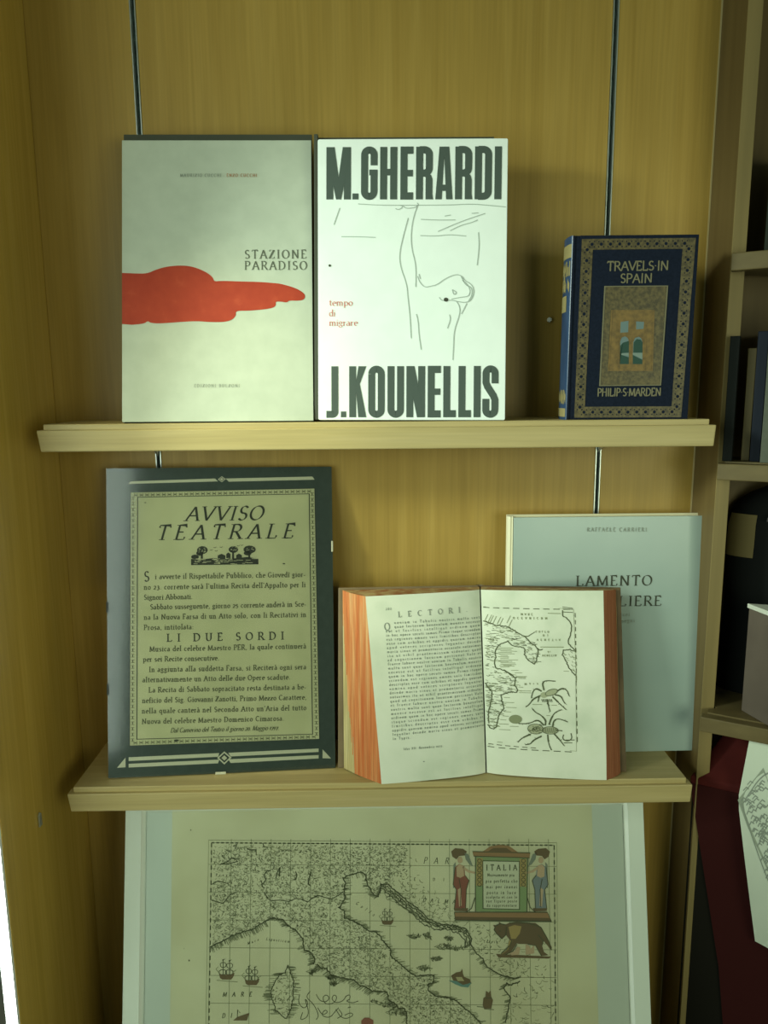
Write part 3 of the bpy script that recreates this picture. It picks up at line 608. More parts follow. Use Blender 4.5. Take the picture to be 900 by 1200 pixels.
for x, y in ((412, 315), (425, 306), (430, 318), (447, 305), (508, 300), (520, 298)): lines(b, fr, [[(x-5, y-2), (x, y), (x+5, y-3)]], .5, K5, -.0014)
for x, y, r_ in ((290, 984, 9), (668, 362, 5), (180, 147, 4)): fill(b, fr, ell(x, y, r_, r_*.4, 8), K5, -.0013)
b.build('printed_sheet', [RAG2, INK, INKL], t)
b = MB(); fr.box(b, .0003, W-.0003, .0003, H-.0003, -.0009, .0004); b.build('glass_pane', GLASS, t)
for a, c, hz_ in ((W, H*.735, 0), (0, H*.285, 0), (0, H*.55, 0), (W*.49, 0, 1)):
    b = MB()
    if hz_: fr.box(b, a-.008, a+.008, -.0006, .0035, .0004, .0012); fr.box(b, a-.008, a+.008, -.0006, 0, -.0062, .0012)
    else:
        s_ = 1 if a > 0 else -1
        fr.box(b, a-s_*.0022, a+s_*.0006, c-.0085, c+.0085, .0004, .0010); fr.box(b, a, a+s_*.0006, c-.0085, c+.0085, -.0062, .0010)
    b.build('clip', mat('clip_metal', (.60, .58, .42) if a > 0 else (.05, .06, .05), .5, .4), t)

# ---- pale grey-blue book behind
fr = Frame((.6816, .086, BL_+.0008), .0224, .047, -.0045); W, H = .3375, .3905
t = thing('hardback_book', 'large pale grey-blue hardback standing behind the open antique book', 'book', fr.pt(W/2, 0, -.006))
b = MB(); fr.box(b, .0045, W, 0, H, -.0016, 0); b.build('front_cover', PAPER_L, t, .0005)
b = MB(); fr.box(b, -.004, W-.009, .001, H+.0028, -.0175, -.0148); b.build('back_cover', CREAM, t, .0005)
b = MB(); fr.box(b, .003, W-.006, .002, H-.001, -.0147, -.0017); b.build('page_block', CREAM, t)
b = MB(); b.prism([fr.pt(x, 0, c) for x, c in ((.0040, -.0008), (.0030, .0002), (.0018, -.0014), (-.0006, -.0006), (-.0046, -.004), (-.0052, -.010), (-.0042, -.0147), (.0028, -.0147))], fr.v*(H+.0015)); b.build('spine', mat('ivory_cloth', (.74, .70, .50), .55), t)
K6 = crop(550, 590, 2.903)
b = MB(); text(b, fr, 'RAFFAELE CARRIERI', K6(400, 95), K6(603, 95), 4.4, weight=.17, thin=.06, serif=.08); b.build('author_lettering', INKG, t)
b = MB(); text(b, fr, 'LAMENTO', K6(362, 280), K6(621, 278), 11.6, weight=.16, thin=.035, seg=20, wf=1.3, serif=.14); text(b, fr, 'GABELLIERE', K6(335, 350), K6(653, 347), 11.4, weight=.16, thin=.035, seg=20, wf=1.3, serif=.14); b.build('title_lettering', INK, t)
b = MB(); text(b, fr, 'con sei', K6(480, 383), K6(545, 383), 4, weight=.14, thin=.05, serif=.05); text(b, fr, 'disegni', K6(500, 405), K6(562, 404), 4.4, weight=.15, thin=.05, serif=.05); b.build('subtitle_lettering', INKG, t)

# ---- open antique book
Z0, ZTOP = BL_, ZS-.2560
V3 = lambda x, y, z: Vector((x, y, z))
pages = {  # outer front, gutter, spine, cover outer, at the bottom and at the top
 'l': dict(b=[V3(.4747, .0020, Z0), V3(.6375, .0295, Z0+.001), V3(.6400, .062, Z0+.003), V3(.4160, .0480, Z0+.002)], t=[V3(.4535, .050, ZS-.2575), V3(.6311, .078, ZS-.2567), V3(.634, .1000, ZS-.258), V3(.4170, .0925, ZS-.2590)]),
 'r': dict(b=[V3(.8185, .0035, Z0), V3(.6395, .0295, Z0+.001), V3(.6420, .062, Z0+.003), V3(.8460, .0220, Z0+.0015)], t=[V3(.8165, .050, ZS-.2527), V3(.6331, .078, ZS-.2567), V3(.636, .1000, ZS-.258), V3(.8420, .0690, ZS-.2560)])}
t = thing('open_antique_book', 'thick old book standing open with red-stained edges and printed map page', 'book', (.63, .04, Z0))
def bulge(a): return .0100*math.sin(math.pi*min(1, a))**.62*(.30+.70*a)
def page_fn(side):
    d = pages[side]
    def fn(a, b_, off=0):     # a from the outer edge to the gutter
        p = d['b'][0].lerp(d['b'][1], a).lerp(d['t'][0].lerp(d['t'][1], a), b_)
        n = (d['b'][1]-d['b'][0]).cross(d['t'][0]-d['b'][0]); n.normalize()
        if n.y > 0: n = -n
        wob = .0009*math.sin(a*7+b_*5)+.0006*math.sin(b_*11-a*3)
        return p + n*(bulge(a)+off+wob*(1-a))
    return fn
for side, cname, edge_m in (('l', 'left', [REDEDGE, YEDGE]), ('r', 'right', [DARKEDGE, YEDGE])):
    d = pages[side]; fn = page_fn(side)
    b = MB(); b.grid(lambda a, c: fn(a, c), 18, 14)
    if side == 'l':
        qd = Quad((428, 699), (562, 691), (569.5, 906), (447, 920), fn)
        b.mi = 1
        K7 = crop(440, 690, 6.923)
        text(b, qd, 'LECTORI.', K7(174, 228), K7(735, 184), 6.2, weight=.17, thin=.06, seg=14, wf=1.2, serif=.14)
        text(b, qd, '202', K7(75, 172), K7(120, 168), 3.4, weight=.14, thin=.06, serif=0, seg=8, mi=2)
        text(b, qd, 'Q', K7(66, 338), K7(132, 333), 8.6, weight=.15, thin=.05, seg=16)
        wl = 'uoniam in Tabulis nostris multa sunt quae lectorem benevolum monere necesse est ut facilius intelligat ordinem quem in hoc opere secuti sumus Primo itaque sciendum est regiones omnes suis limitibus descriptas esse cum urbibus et oppidis quorum nomina apud veteres scriptores leguntur deinde maria sinus et promontoria accurate notavimus ita ut nihil praetermissum videatur quod ad cognitionem locorum pertineat Vale et fruere labore nostro'.split()
        k = 0; NL = 29
        for i in range(NL):
            f = i/(NL-1)
            x0, y0, x1, y1 = 450.5+(459.5-450.5)*f, 731.5+(867.3-731.5)*f, 561.5+(566.5-561.5)*f, 724.5+(855.5-724.5)*f
            if i == 0: x0 += 10; y0 -= .6
            if i == 1: x0 += 10; y0 -= .6
            ln = ''
            while len(ln) < (40 if i > 1 else 37): ln += wl[k % len(wl)]+' '; k += 1
            if i == NL-1: ln = 'in Typis. '; x1 = x0+20; y1 = y0-2
            text(b, qd, ln.strip(), (x0, y0), (x1, y1), 3.1, weight=.20, thin=.09, serif=0, seg=6, mi=2)
        text(b, qd, 'Idus XII. Novembris 1673.', (471.5, 879), (517, 874.6), 2.8, weight=.2, thin=.08, serif=0, italic=.25, seg=6, mi=2)
        fill(b, qd, ell(495, 892, 1.2, .7, 6), PXL, .0006, 2)
        b.build('left_page', [RAG, INKG, INKG], t)
    else:
        qd = Quad((708, 693), (563, 692), (570, 906), (712, 914.8), fn)
        b.mi = 1
        A = crop(560, 700, 6.923); B = crop(560, 780, 6.923)
        c1 = [(40, 195), (100, 215), (150, 230), (225, 235), (280, 260), (330, 290), (385, 320), (430, 365), (470, 395), (492, 420), (485, 470), (475, 515), (460, 540), (430, 525), (395, 490), (380, 460), (382, 425), (372, 405), (320, 400), (280, 390), (255, 370), (245, 355), (215, 365), (180, 380), (150, 410), (140, 450), (143, 490), (130, 540), (140, 570), (190, 585), (235, 600), (270, 630)]
        c2 = [(215, 38), (270, 70), (305, 100), (300, 150), (322, 195), (315, 215), (270, 210), (215, 225), (187, 235), (195, 290), (210, 345), (180, 380), (160, 430), (150, 490), (125, 515), (95, 505), (75, 480)]
        c3 = [(55, 145), (110, 215), (108, 260), (95, 330), (80, 400), (85, 470)]
        c4 = [(688, 105), (690, 150), (730, 175), (760, 215), (765, 260), (755, 310), (740, 340), (735, 370), (760, 400), (790, 430)]
        c5 = [(800, 440), (750, 425), (700, 430), (690, 465), (720, 520), (750, 580), (795, 635)]
        lines(b, qd, [jit(c, .5, A) for c in (c1, c4, c5)], 1.15, PXL); lines(b, qd, [jit(c, .5, B) for c in (c2, c3)], 1.15, PXL)
        lines(b, qd, [[(400, 320), (465, 280)], [(690, 120), (775, 125)], [(690, 95), (775, 100)], [(690, 80), (775, 92)]], .8, A)
        la = [A(*p) for p in c1] + [B(*p) for p in c2] + [(569, 850), (565, 728)]
        tri = [A(*p) for p in c5] + [A(800, 640)]
        b.mi = 2
        n = 0
        while n < 330:
            x, y = random.uniform(566, 632), random.uniform(727, 856)
            if inside((x, y), la): l = random.uniform(1.5, 8); lines(b, qd, [[(x, y), (x+l*.5, y+random.uniform(-.4, .8)), (x+l, y+random.uniform(-.4, 1.2))]], .55, PXL, .0006, random.choice((1, 2))); n += 1
        n = 0
        while n < 22:
            x, y = random.uniform(660, 676), random.uniform(762, 792)
            if inside((x, y), tri): lines(b, qd, [[(x, y), (x+random.uniform(1, 4), y+random.uniform(.5, 3))]], .5, PXL); n += 1
        for x, y, l in ((80, 140, 0), (110, 145, 0), (125, 150, 0), (150, 155, 0), (185, 160, 0), (205, 170, 0), (265, 150, 0), (280, 180, 0)): lines(b, qd, [[(x, y), (x-30, y+60)]], .6, A)
        for x, y, l in [(165+random.uniform(-10, 20), 410+12*i, random.uniform(60, 150)) for i in range(14)]: lines(b, qd, [[(x, y), (x+l, y+random.uniform(-3, 3))]], .6, A)
        for x, y, l in ((270, 590, 60), (300, 610, 60), (310, 640, 90), (330, 655, 60), (160, 520, 90), (205, 550, 70)): lines(b, qd, [[(x, y), (x+l, y)]], .6, A)
        for x, y, l in ((320, 90, 70), (330, 100, 60), (330, 170, 40), (335, 200, 100), (335, 215, 100), (210, 255, 50), (215, 295, 80), (225, 335, 90), (210, 370, 60), (200, 405, 50), (180, 435, 50), (170, 470, 80), (170, 515, 95), (260, 487, 70), (155, 617, 45), (445, 310, 80), (600, 318, 45), (700, 45, 45), (700, 620, 70), (560, 400, 30)): lines(b, qd, [[(x, y), (x+l, y+2)]], .6, B)
        b.mi = 1
        for s, p0, p1, h in (('MARE', (350, 130), (445, 130), 2.4), ('OCEANICUM', (285, 160), (565, 162), 2.4), ('GOLFO', (470, 270), (580, 272), 2.2), ('DI', (530, 300), (572, 300), 2.2), ('VENETIA', (480, 335), (672, 338), 2.2), ('Mare', (380, 692), (490, 692), 2.4), ('VENETIA', (525, 462), (640, 464), 2.2), ('di', (570, 435), (592, 435), 2.2)):
            text(b, qd, s, A(*p0), A(*p1), h, weight=.24, thin=.1, serif=.05, seg=8, mi=2)
        lines(b, qd, [[(510, 402), (700, 404)], [(570, 130), (675, 133)]], .8, A, .0006, 2)
        # dashed border
        def dash(p, q_, n, K, w=1.0, duty=.62):
            for k in range(n):
                f0, f1 = k/n, (k+duty)/n; lines(b, qd, [[(p[0]+(q_[0]-p[0])*f0, p[1]+(q_[1]-p[1])*f0), (p[0]+(q_[0]-p[0])*f1, p[1]+(q_[1]-p[1])*f1)]], w, K)
        dash((40, 86), (780, 100), 9, A, .9); dash((793, 130), (806, 692), 10, A, .8); dash((800, 60), (812, 640), 9, B, .9); dash((75, 657), (800, 698), 8, B, .9); dash((80, 634), (500, 664), 6, B, .8)
        lines(b, qd, [[(40, 80), (690, 92)]], .4, A, .0006, 2); lines(b, qd, [[(780, 100), (806, 692)]], .4, A, .0006, 2); lines(b, qd, [[(800, 60), (805, 690), (75, 645)]], .4, B, .0006, 2)
        # two spiders
        sp1 = [[(540, 195), (525, 140), (550, 118), (635, 125)], [(520, 205), (480, 180), (450, 200), (435, 260)], [(510, 240), (450, 265), (420, 310), (390, 330)], [(640, 210), (690, 180), (730, 200), (745, 245)], [(630, 235), (680, 245), (700, 290), (715, 308)], [(610, 250), (660, 300), (720, 355)], [(565, 270), (575, 320), (590, 370)], [(500, 240), (490, 290)]]
        sp2 = [[(550, 480), (555, 440), (520, 400), (470, 375), (445, 345)], [(580, 475), (600, 420), (630, 375), (685, 355)], [(610, 490), (620, 440), (660, 425), (735, 455)], [(540, 480), (490, 430), (420, 465), (330, 465)], [(430, 550), (360, 580), (325, 615)], [(520, 565), (450, 600), (430, 630), (385, 635)], [(570, 555), (575, 620), (600, 680)], [(620, 545), (670, 600), (705, 645)], [(640, 520), (690, 525)]]
        lines(b, qd, [smooth(p, 2) for p in sp1+sp2], 1.15, B)
        for p in sp1+sp2:
            sp_ = smooth(p, 2); lines(b, qd, [sp_[:len(sp_)//2]], 1.7, B, .0007)
            for x, y in sp_[::2]: lines(b, qd, [[(x, y), (x+random.uniform(-14, 14), y+random.uniform(-12, 12))]], .45, B)
        fill(b, qd, ell(600, 215, 52, 24, 14, -.3), B, .0007, 3); fill(b, qd, ell(540, 235, 30, 24, 12), B, .0007, 3); fill(b, qd, ell(470, 508, 64, 40, 18, .1), B, .0007, 3); fill(b, qd, ell(590, 520, 66, 30, 16, .05), B, .0007, 3); fill(b, qd, ell(305, 430, 54, 36, 18), B, .0007, 2)
        lines(b, qd, [ell(600, 215, 52, 24, 14, -.3), ell(470, 508, 64, 40, 18, .1), ell(590, 520, 66, 30, 16, .05)], .7, B, .0009, 1, True)
        for k in range(60): x, y = 470+random.gauss(0, 26), 508+random.gauss(0, 15); lines(b, qd, [[(x, y), (x+random.uniform(8, 18), y+random.uniform(-4, 6))]], .6, B, .0009, 1)
        for k in range(9): x = 545+k*12; lines(b, qd, [[(x, 500), (x-6, 540)]], .6, B, .0009, 1); lines(b, qd, [[(520+k*10, 268), (528+k*10, 292)]], .6, B)
        lines(b, qd, [smooth([(700, 555), (690, 590), (730, 612), (770, 590), (760, 545)], 2)], 1.1, B); lines(b, qd, [[(700, 600), (790, 600)], [(705, 622), (770, 622)]], .9, B)
        b.build('right_page', [RAG, INKM, INKT, mat('spider_grey', (.40, .42, .27), .8)], t)
    # text block: fore edge, top, bottom and back
    b = MB()
    def fe(a, c):       # fore edge from the page to the cover
        p = d['b'][0].lerp(d['b'][3], a).lerp(d['t'][0].lerp(d['t'][3], a), c)
        j = noise.noise(Vector((a*26, c*.8, 3 if side == 'l' else 9)))*.0016*min(1, a*5)
        sg = -1 if side == 'l' else 1
        return p + Vector((sg*(.0035*math.sin(math.pi*a)+j), 0, 0)) + (fn(0, c)-(d['b'][0].lerp(d['t'][0], c)))*(1-a)
    b.grid(lambda a, c: fe(a, c), 60, 30, 0, False)
    n34 = len(b.f)
    if side == 'l':      # the leaves nearest the cover are only yellowed towards their feet
        for k in range(60*30):
            i, j = k % 60, k//60
            if i/60 > .62+.0155*j+.10*noise.noise(Vector((i*.5, j*.10, 2))): b.m[k] = 1
    for tb in ('t', 'b'):
        c = 1 if tb == 't' else 0
        b.grid(lambda a, e: (fe(e, c) if a == 0 else fn(a, c).lerp(d[tb][3].lerp(d[tb][2], a), e)), 18, 6, 2 if tb == 't' else 1, False)
    b.grid(lambda a, c: d['b'][3].lerp(d['b'][2], a).lerp(d['t'][3].lerp(d['t'][2], a), c), 2, 2, 1, False)
    b.build(cname+'_page_block', edge_m+[noisy('dusty_top_edge_'+cname, [(.35, (.34, .15, .06)), (.65, (.50, .38, .18))], (1, 1, 1), 60, 4, .8, .15)], t)
def board(name, p4b, p4t, th, m):
    # cover board from two bottom and two top corner points, thickness to the back
    b = MB(); n = Vector((0, th, 0))
    b.hexa([p4b[0], p4b[1], p4b[1]+n, p4b[0]+n, p4t[0], p4t[1], p4t[1]+n, p4t[0]+n]); return b.build(name, m, t, .0012)
board('left_cover', (V3(.4065, .0510, Z0), V3(.639, .066, Z0)), (V3(.4100, .0960, ZS-.2563), V3(.633, .1015, ZS-.2563)), .0035, VELLUM)
board('right_cover', (V3(.643, .066, Z0), V3(.8570, .0255, Z0)), (V3(.637, .1015, ZS-.2563), V3(.8505, .0720, ZS-.2545)), .0035, LEATHER)
b = MB(); b.grid(lambda a, c: (V3(.634, .0665, Z0).lerp(V3(.648, .0665, Z0), a)+Vector((0, .004*math.sin(math.pi*a)+.002, 0))).lerp(V3(.628, .102, ZS-.2563).lerp(V3(.642, .102, ZS-.2563), a)+Vector((0, .004*math.sin(math.pi*a)+.002, 0)), c), 8, 2); b.build('spine', VELLUM, t)

# ================================================================== MAP IN A WHITE FRAME BELOW
LN = -.24
zt = ZL-.0345; yt = .0592
HF = (zt-.2152)/math.cos(LN); 
fr = Frame((.0665, yt+HF*math.sin(LN)*-1*-1, .2152), .0, -LN*1.0)
# bottom of the frame stands forward on the plinth, the top leans back under the shelf
fr.o = Vector((.0665, yt-HF*math.sin(-LN), .2152)); W = .8300
t = thing('framed_map', 'large old map of Italy in a white box frame under the lower shelf', 'framed map', fr.pt(W/2, 0, -.01))
SW_ = .0255
b = MB()
for a0, a1, c0, c1 in ((0, SW_, 0, HF), (W-SW_, W, 0, HF), (SW_, W-SW_, 0, SW_), (SW_, W-SW_, HF-SW_, HF)): fr.box(b, a0, a1, c0, c1, -.018, 0)
b.build('frame_moulding', WHITEF, t, .001)
b = MB(); g = .0055
for i, (p, q_) in enumerate((((SW_, SW_), (W-SW_, SW_)), ((W-SW_, SW_), (W-SW_, HF-SW_)), ((W-SW_, HF-SW_), (SW_, HF-SW_)), ((SW_, HF-SW_), (SW_, SW_)))):
    cx, cy = W/2, HF/2
    ins = lambda p: (p[0]+(g if p[0] < cx else -g), p[1]+(g if p[1] < cy else -g))
    b.face([fr.pt(*p, -.0006), fr.pt(*q_, -.0006), fr.pt(*ins(q_), -.0085), fr.pt(*ins(p), -.0085)])
b.build('inner_bevel', BEVEL, t)
b = MB(); fr.box(b, SW_*.5, W-SW_*.5, .01, HF-.01, -.0145, -.0095); b.build('mount', MATB, t)
b = MB(); fr.box(b, SW_*.4, W-SW_*.4, .008, HF-.008, -.0215, -.0150); b.build('backing_board', mat('grey_board', (.2, .2, .17), .8), t)
b = MB(); g0 = fr.uv(199.5, 1000); g1 = fr.uv(697, 1000)
fr.box(b, g0[0], g1[0], .035, HF-.012, -.0094, -.0091)
P7 = crop(130, 930, 2.8125); P8 = crop(430, 930, 2.647)
Q1 = crop(240, 980, 6.43); Q2 = crop(240, 1080, 6.43); Q3 = crop(370, 980, 5.625); Q4 = crop(370, 1080, 5.625); Q5 = crop(520, 980, 6.43); Q6 = crop(520, 1080, 6.43)
OF = -.0087
cv = lambda K, pl: [K(*p) for p in pl]
lig = cv(Q2, [(30, 215), (70, 190), (130, 165), (200, 125), (290, 95), (350, 80), (400, 50), (450, 15)]) + cv(Q1, [(500, 636), (540, 640), (590, 655), (620, 690)]) + cv(Q2, [(620, 45), (690, 95), (735, 150), (740, 230), (800, 260), (825, 310), (815, 345)])
tusc = cv(Q4, [(0, 300), (30, 325), (70, 330), (95, 365), (140, 385), (190, 395), (250, 405), (290, 440), (340, 455), (375, 480), (420, 478), (470, 485), (485, 540), (520, 560), (540, 590), (580, 595), (605, 625), (600, 675)]) + [(476, 1215), (500, 1240)]
adr = cv(Q3, [(180, 290), (195, 330), (185, 375), (192, 420), (165, 470), (150, 490), (185, 510), (190, 555), (240, 575), (300, 605)]) + cv(Q4, [(350, 80), (400, 85), (440, 140), (490, 200), (500, 250), (560, 300), (610, 345), (660, 380), (720, 372), (780, 375), (775, 420), (740, 440), (745, 475), (800, 515), (860, 520)]) + cv(Q6, [(40, 602), (100, 620), (180, 690), (240, 740), (290, 800)])
gulf = cv(Q3, [(180, 290), (230, 270), (290, 250), (330, 270), (330, 300), (350, 350), (380, 400), (410, 415)])
istr = cv(Q3, [(410, 415), (425, 380), (430, 335), (470, 330), (540, 385), (600, 440), (680, 495), (740, 560), (830, 600)]) + cv(Q6, [(0, 40), (90, 50), (180, 80), (215, 150), (210, 190), (240, 250), (300, 300), (320, 350), (390, 400), (450, 430), (540, 450), (590, 440)])
alb = cv(Q6, [(580, 475), (520, 500), (480, 490), (460, 530), (510, 600), (500, 660), (480, 740), (475, 790)])
cors = cv(Q2, [(625, 350), (640, 400), (665, 480), (660, 600), (645, 690), (610, 755), (560, 725), (530, 690), (500, 600), (490, 560), (520, 480), (560, 425), (600, 405)])
TL_, TR_ = (246.5, 990), (651, 993)
gl = [];
L_ = [(243.2, 1215), TL_, TR_, (652.5, 1215)]
b.mi = 1
def dashpx(p, q_, step, w):
    d = math.hypot(q_[0]-p[0], q_[1]-p[1]); n = int(d/step)
    for k in range(n):
        f0, f1 = k/n, (k+.6)/n; lines(b, fr, [[(p[0]+(q_[0]-p[0])*f0, p[1]+(q_[1]-p[1])*f0), (p[0]+(q_[0]-p[0])*f1, p[1]+(q_[1]-p[1])*f1)]], w, PXL, OF)
dashpx(TL_, TR_, 5.6, 1.5); dashpx(TL_, (243, 1230), 8.6, 1.4); dashpx(TR_, (653, 1230), 8.6, 1.4)
b.mi = 2
lines(b, fr, [[(242, 1230), TL_, TR_, (653, 1230)], [(239.5, 1230), (243, 987), (654, 990), (656, 1230)]], .5, PXL, OF)
for k in range(1, 18):
    x = 246.5+23.4*k; xb = x-4.0*(1-k/9); yb_ = 1230
    if x < 648: lines(b, fr, [[(x, 985.5), (xb, yb_)]], .55, PXL, OF)
for k in range(7): y = 1015.5+32.8*k; lines(b, fr, [[(243, y), (654, y+2.5)]], .55, PXL, OF)
land_n = lig + tusc + [(500, 1240), (590, 1240)] + adr[::-1] + gulf + istr[:2] + [Q3(470, 330), (470, 1030), (478, 993), TL_]
b.mi = 2
def scatter(poly, n, bb, lo, hi, w, fn=None):
    k = 0; tries = 0
    while k < n and tries < n*12:
        tries += 1
        x, y = random.uniform(bb[0], bb[2]), random.uniform(bb[1], bb[3])
        if not inside((x, y), poly): continue
        if fn and not fn(x, y): continue
        l = random.uniform(lo, hi); a = random.choice((random.gauss(.1, .35), random.gauss(-.9, .4), random.gauss(.9, .4)))
        dx, dy = l*math.cos(a), l*math.sin(a)
        lines(b, fr, [[(x, y), (x+dx*.5-dy*.18, y+dy*.5+dx*.18), (x+dx, y+dy)]], w*random.uniform(.7, 1.25), PXL, OF, random.choice((1, 2, 2, 2, 2))); k += 1
scatter(land_n, 6800, (247, 993, 600, 1215), 1.2, 3.6, .50, lambda x, y: noise.noise(Vector((x*.045, y*.045, 0))) > -.38 or random.random() < .35)
scatter(cors, 150, (314, 1132, 346, 1200), 1.2, 3.5, .6)
dal = istr[2:] + [(640, 1150), (640, 1085), (540, 1085), (520, 1060), (500, 1040), (485, 993), (470, 993)]
scatter(dal, 330, (446, 993, 640, 1150), 1.5, 5, .6, lambda x, y: random.random() < max(.06, 1.1-abs((x-440)*.72-(y-1035)+0)/48))
scatter(alb+[(652, 1215), (652, 1150)], 70, (590, 1150, 652, 1215), 3, 8, .5)
b.mi = 1
lines(b, fr, [jit(p, .75) for p in (lig, tusc, adr, gulf, istr, alb)], 1.35, PXL, OF)
for k in range(3): lines(b, fr, [jit([(x-2.2-2.6*k, y+1.6+1.8*k) for x, y in istr[3:14]], 1.3)], 1.0, PXL, OF)
lines(b, fr, [jit(cors+[cors[0]], .7)], 1.1, PXL, OF)
po = cv(Q3, [(180, 380), (150, 405), (100, 430), (60, 420), (20, 408), (0, 410)])+cv(Q1, [(840, 470), (800, 490), (770, 515), (730, 495), (680, 488), (630, 510), (560, 500), (500, 505), (470, 490), (440, 440)])
lines(b, fr, [po], 1.0, PXL, OF)
lines(b, fr, [cv(Q1, pl) for pl in ([(110, 225), (160, 210), (195, 180), (255, 190)], [(200, 180), (240, 205), (190, 220), (120, 228)], [(45, 380), (90, 355), (150, 370)], [(40, 500), (90, 515), (130, 525), (180, 460), (230, 440)], [(310, 105), (330, 118), (380, 118), (380, 160)], [(430, 65), (440, 95), (470, 100)], [(150, 120), (185, 135)], [(120, 160), (140, 185)], [(205, 90), (235, 75), (220, 110)])], 1.1, PXL, OF)
lines(b, fr, [cv(Q1, pl) for pl in ([(490, 275), (460, 280), (440, 310), (455, 345), (430, 380), (415, 350)], [(530, 335), (540, 290), (560, 250), (555, 320)], [(680, 285), (690, 310), (680, 345), (665, 345)], [(800, 285), (785, 320), (775, 380), (790, 385)], [(420, 375), (430, 400), (445, 410)])], 1.2, PXL, OF)
# coast shading: short strokes out to sea
b.mi = 2
def shade(pl, sx, sy, n, lo, hi):
    for k in range(n):
        i = random.randrange(len(pl)-1); f = random.random(); x = pl[i][0]+(pl[i+1][0]-pl[i][0])*f; y = pl[i][1]+(pl[i+1][1]-pl[i][1])*f; l = random.uniform(lo, hi)
        lines(b, fr, [[(x, y), (x+sx*l, y+sy*l)]], .6, PXL, OF)
shade(lig[:8], .45, .9, 120, 2, 8); shade(lig[8:], -.95, .25, 120, 2, 8); shade(tusc[:-2], -.8, .6, 200, 2, 9); shade(adr, .95, -.1, 260, 2, 9); shade(gulf[4:], -.9, .1, 30, 2, 8); shade(gulf[:5], .3, .9, 20, 2, 7); shade(istr, -.8, .5, 200, 2, 8); shade(alb, -.9, .3, 60, 2, 8)
shade(cors[:6], 1, .05, 60, 2, 9); shade(cors[6:], -1, .05, 60, 2, 11)
# dark masses of islands along the far coast
b.mi = 2
isl = [(Q4, [(360, 545), (400, 540), (440, 560), (490, 560), (530, 570), (540, 590), (480, 580), (420, 572)]), (Q4, [(460, 620), (520, 600), (570, 600), (600, 640), (540, 630), (490, 640)]), (Q4, [(600, 110), (650, 105), (690, 115), (650, 130)]), (Q4, [(705, 100), (740, 95), (765, 120), (730, 132)]), (Q4, [(785, 185), (840, 165), (900, 170), (900, 190), (830, 200)]), (Q4, [(760, 262), (800, 252), (835, 262), (800, 275)]), (Q4, [(665, 325), (700, 310), (760, 325), (710, 345)]), (Q4, [(845, 125), (870, 115), (900, 120), (900, 140)]), (Q3, [(440, 345), (480, 370), (520, 400), (560, 450), (620, 480), (650, 530), (580, 490), (520, 450), (470, 430)]), (Q3, [(560, 470), (640, 520), (720, 570), (820, 610), (760, 600), (660, 545)]), (Q6, [(0, 200), (60, 215), (130, 215), (200, 200), (120, 225), (40, 225)]), (Q4, [(60, 385), (95, 375), (130, 390), (90, 400)]), (Q4, [(85, 425), (110, 412), (140, 425), (110, 437)]), (Q2, [(760, 400), (800, 380), (840, 395), (800, 415)])]
for K, pl in isl: lines(b, fr, [jit(cv(K, pl+[pl[0]]), .6)], .6, PXL, OF, 2); scatter(cv(K, pl), 34, (min(p[0] for p in cv(K, pl)), min(p[1] for p in cv(K, pl)), max(p[0] for p in cv(K, pl)), max(p[1] for p in cv(K, pl))), 1.5, 4, .9)
# ships
def ship(cx, cy, s, mi_h=3):
    T_ = lambda pl: [(cx+x*s, cy+y*s) for x, y in pl]
    fill(b, fr, T_([(-9, 2), (-8, 7), (-5, 9), (6, 9), (9, 5), (10, 0), (6, 3), (-4, 3)]), PXL, OF+.0002, mi_h)
    for sx_, h, wd in ((-4, 12, 4), (4, 11, 4)): lines(b, fr, [T_([(sx_, 4), (sx_, -h-4)])], .9*s, PXL, OF, 1); lines(b, fr, [smooth(T_([(sx_-wd, -h), (sx_+wd, -h), (sx_+wd-1, -h+6), (sx_-wd+1, -h+6)]), 1, True)], .8*s, PXL, OF, 1, True); lines(b, fr, [smooth(T_([(sx_-wd-1, -3), (sx_+wd, -3), (sx_+wd, 3), (sx_-wd-1, 3)]), 1, True)], .9*s, PXL, OF, 1, True); fill(b, fr, T_([(sx_-1, -h-4), (sx_+3, -h-5), (sx_-1, -h-2)]), PXL, OF+.0002, 1)
    lines(b, fr, [T_([(-12, 10), (0, 11), (14, 12)]), T_([(-10, 0), (-13, -4), (-10, -7)]), T_([(8, 0), (12, -3)])], .8*s, PXL, OF, 2)
ship(264, 1143, .95); ship(294, 1150, .9); ship(454, 1080, .75)
fill(b, fr, cv(Q2, [(205, 771), (235, 745), (330, 712), (310, 771)]), PXL, OF+.0002, 3); lines(b, fr, [cv(Q2, [(237, 745), (240, 690), (258, 715)])], .8, PXL, OF, 1)
fill(b, fr, cv(Q4, [(300, 675), (320, 655), (350, 655), (380, 672), (380, 700), (300, 700)]), PXL, OF+.0002, 4)
fill(b, fr, cv(Q6, [(300, 655), (305, 600), (320, 590), (325, 545), (345, 560), (360, 540), (365, 590), (378, 615), (365, 680), (310, 680)]), PXL, OF+.0002, 3); lines(b, fr, [cv(Q6, [(320, 600), (370, 600)]), cv(Q6, [(255, 665), (310, 668)]), cv(Q6, [(310, 682), (385, 688)])], .7, PXL, OF+.0004, 1)
# teal sea beast
fill(b, fr, cv(Q6, [(60, 430), (100, 405), (130, 400), (145, 378), (150, 415), (160, 440), (200, 455), (215, 490), (180, 505), (120, 500), (75, 465)]), PXL, OF+.0002, 3)
fill(b, fr, cv(Q6, [(40, 465), (100, 470), (150, 500), (190, 490), (215, 480), (190, 520), (140, 515), (90, 495)]), PXL, OF+.0003, 5); fill(b, fr, cv(Q6, [(95, 440), (140, 440), (160, 470), (110, 470)]), PXL, OF+.0004, 6)
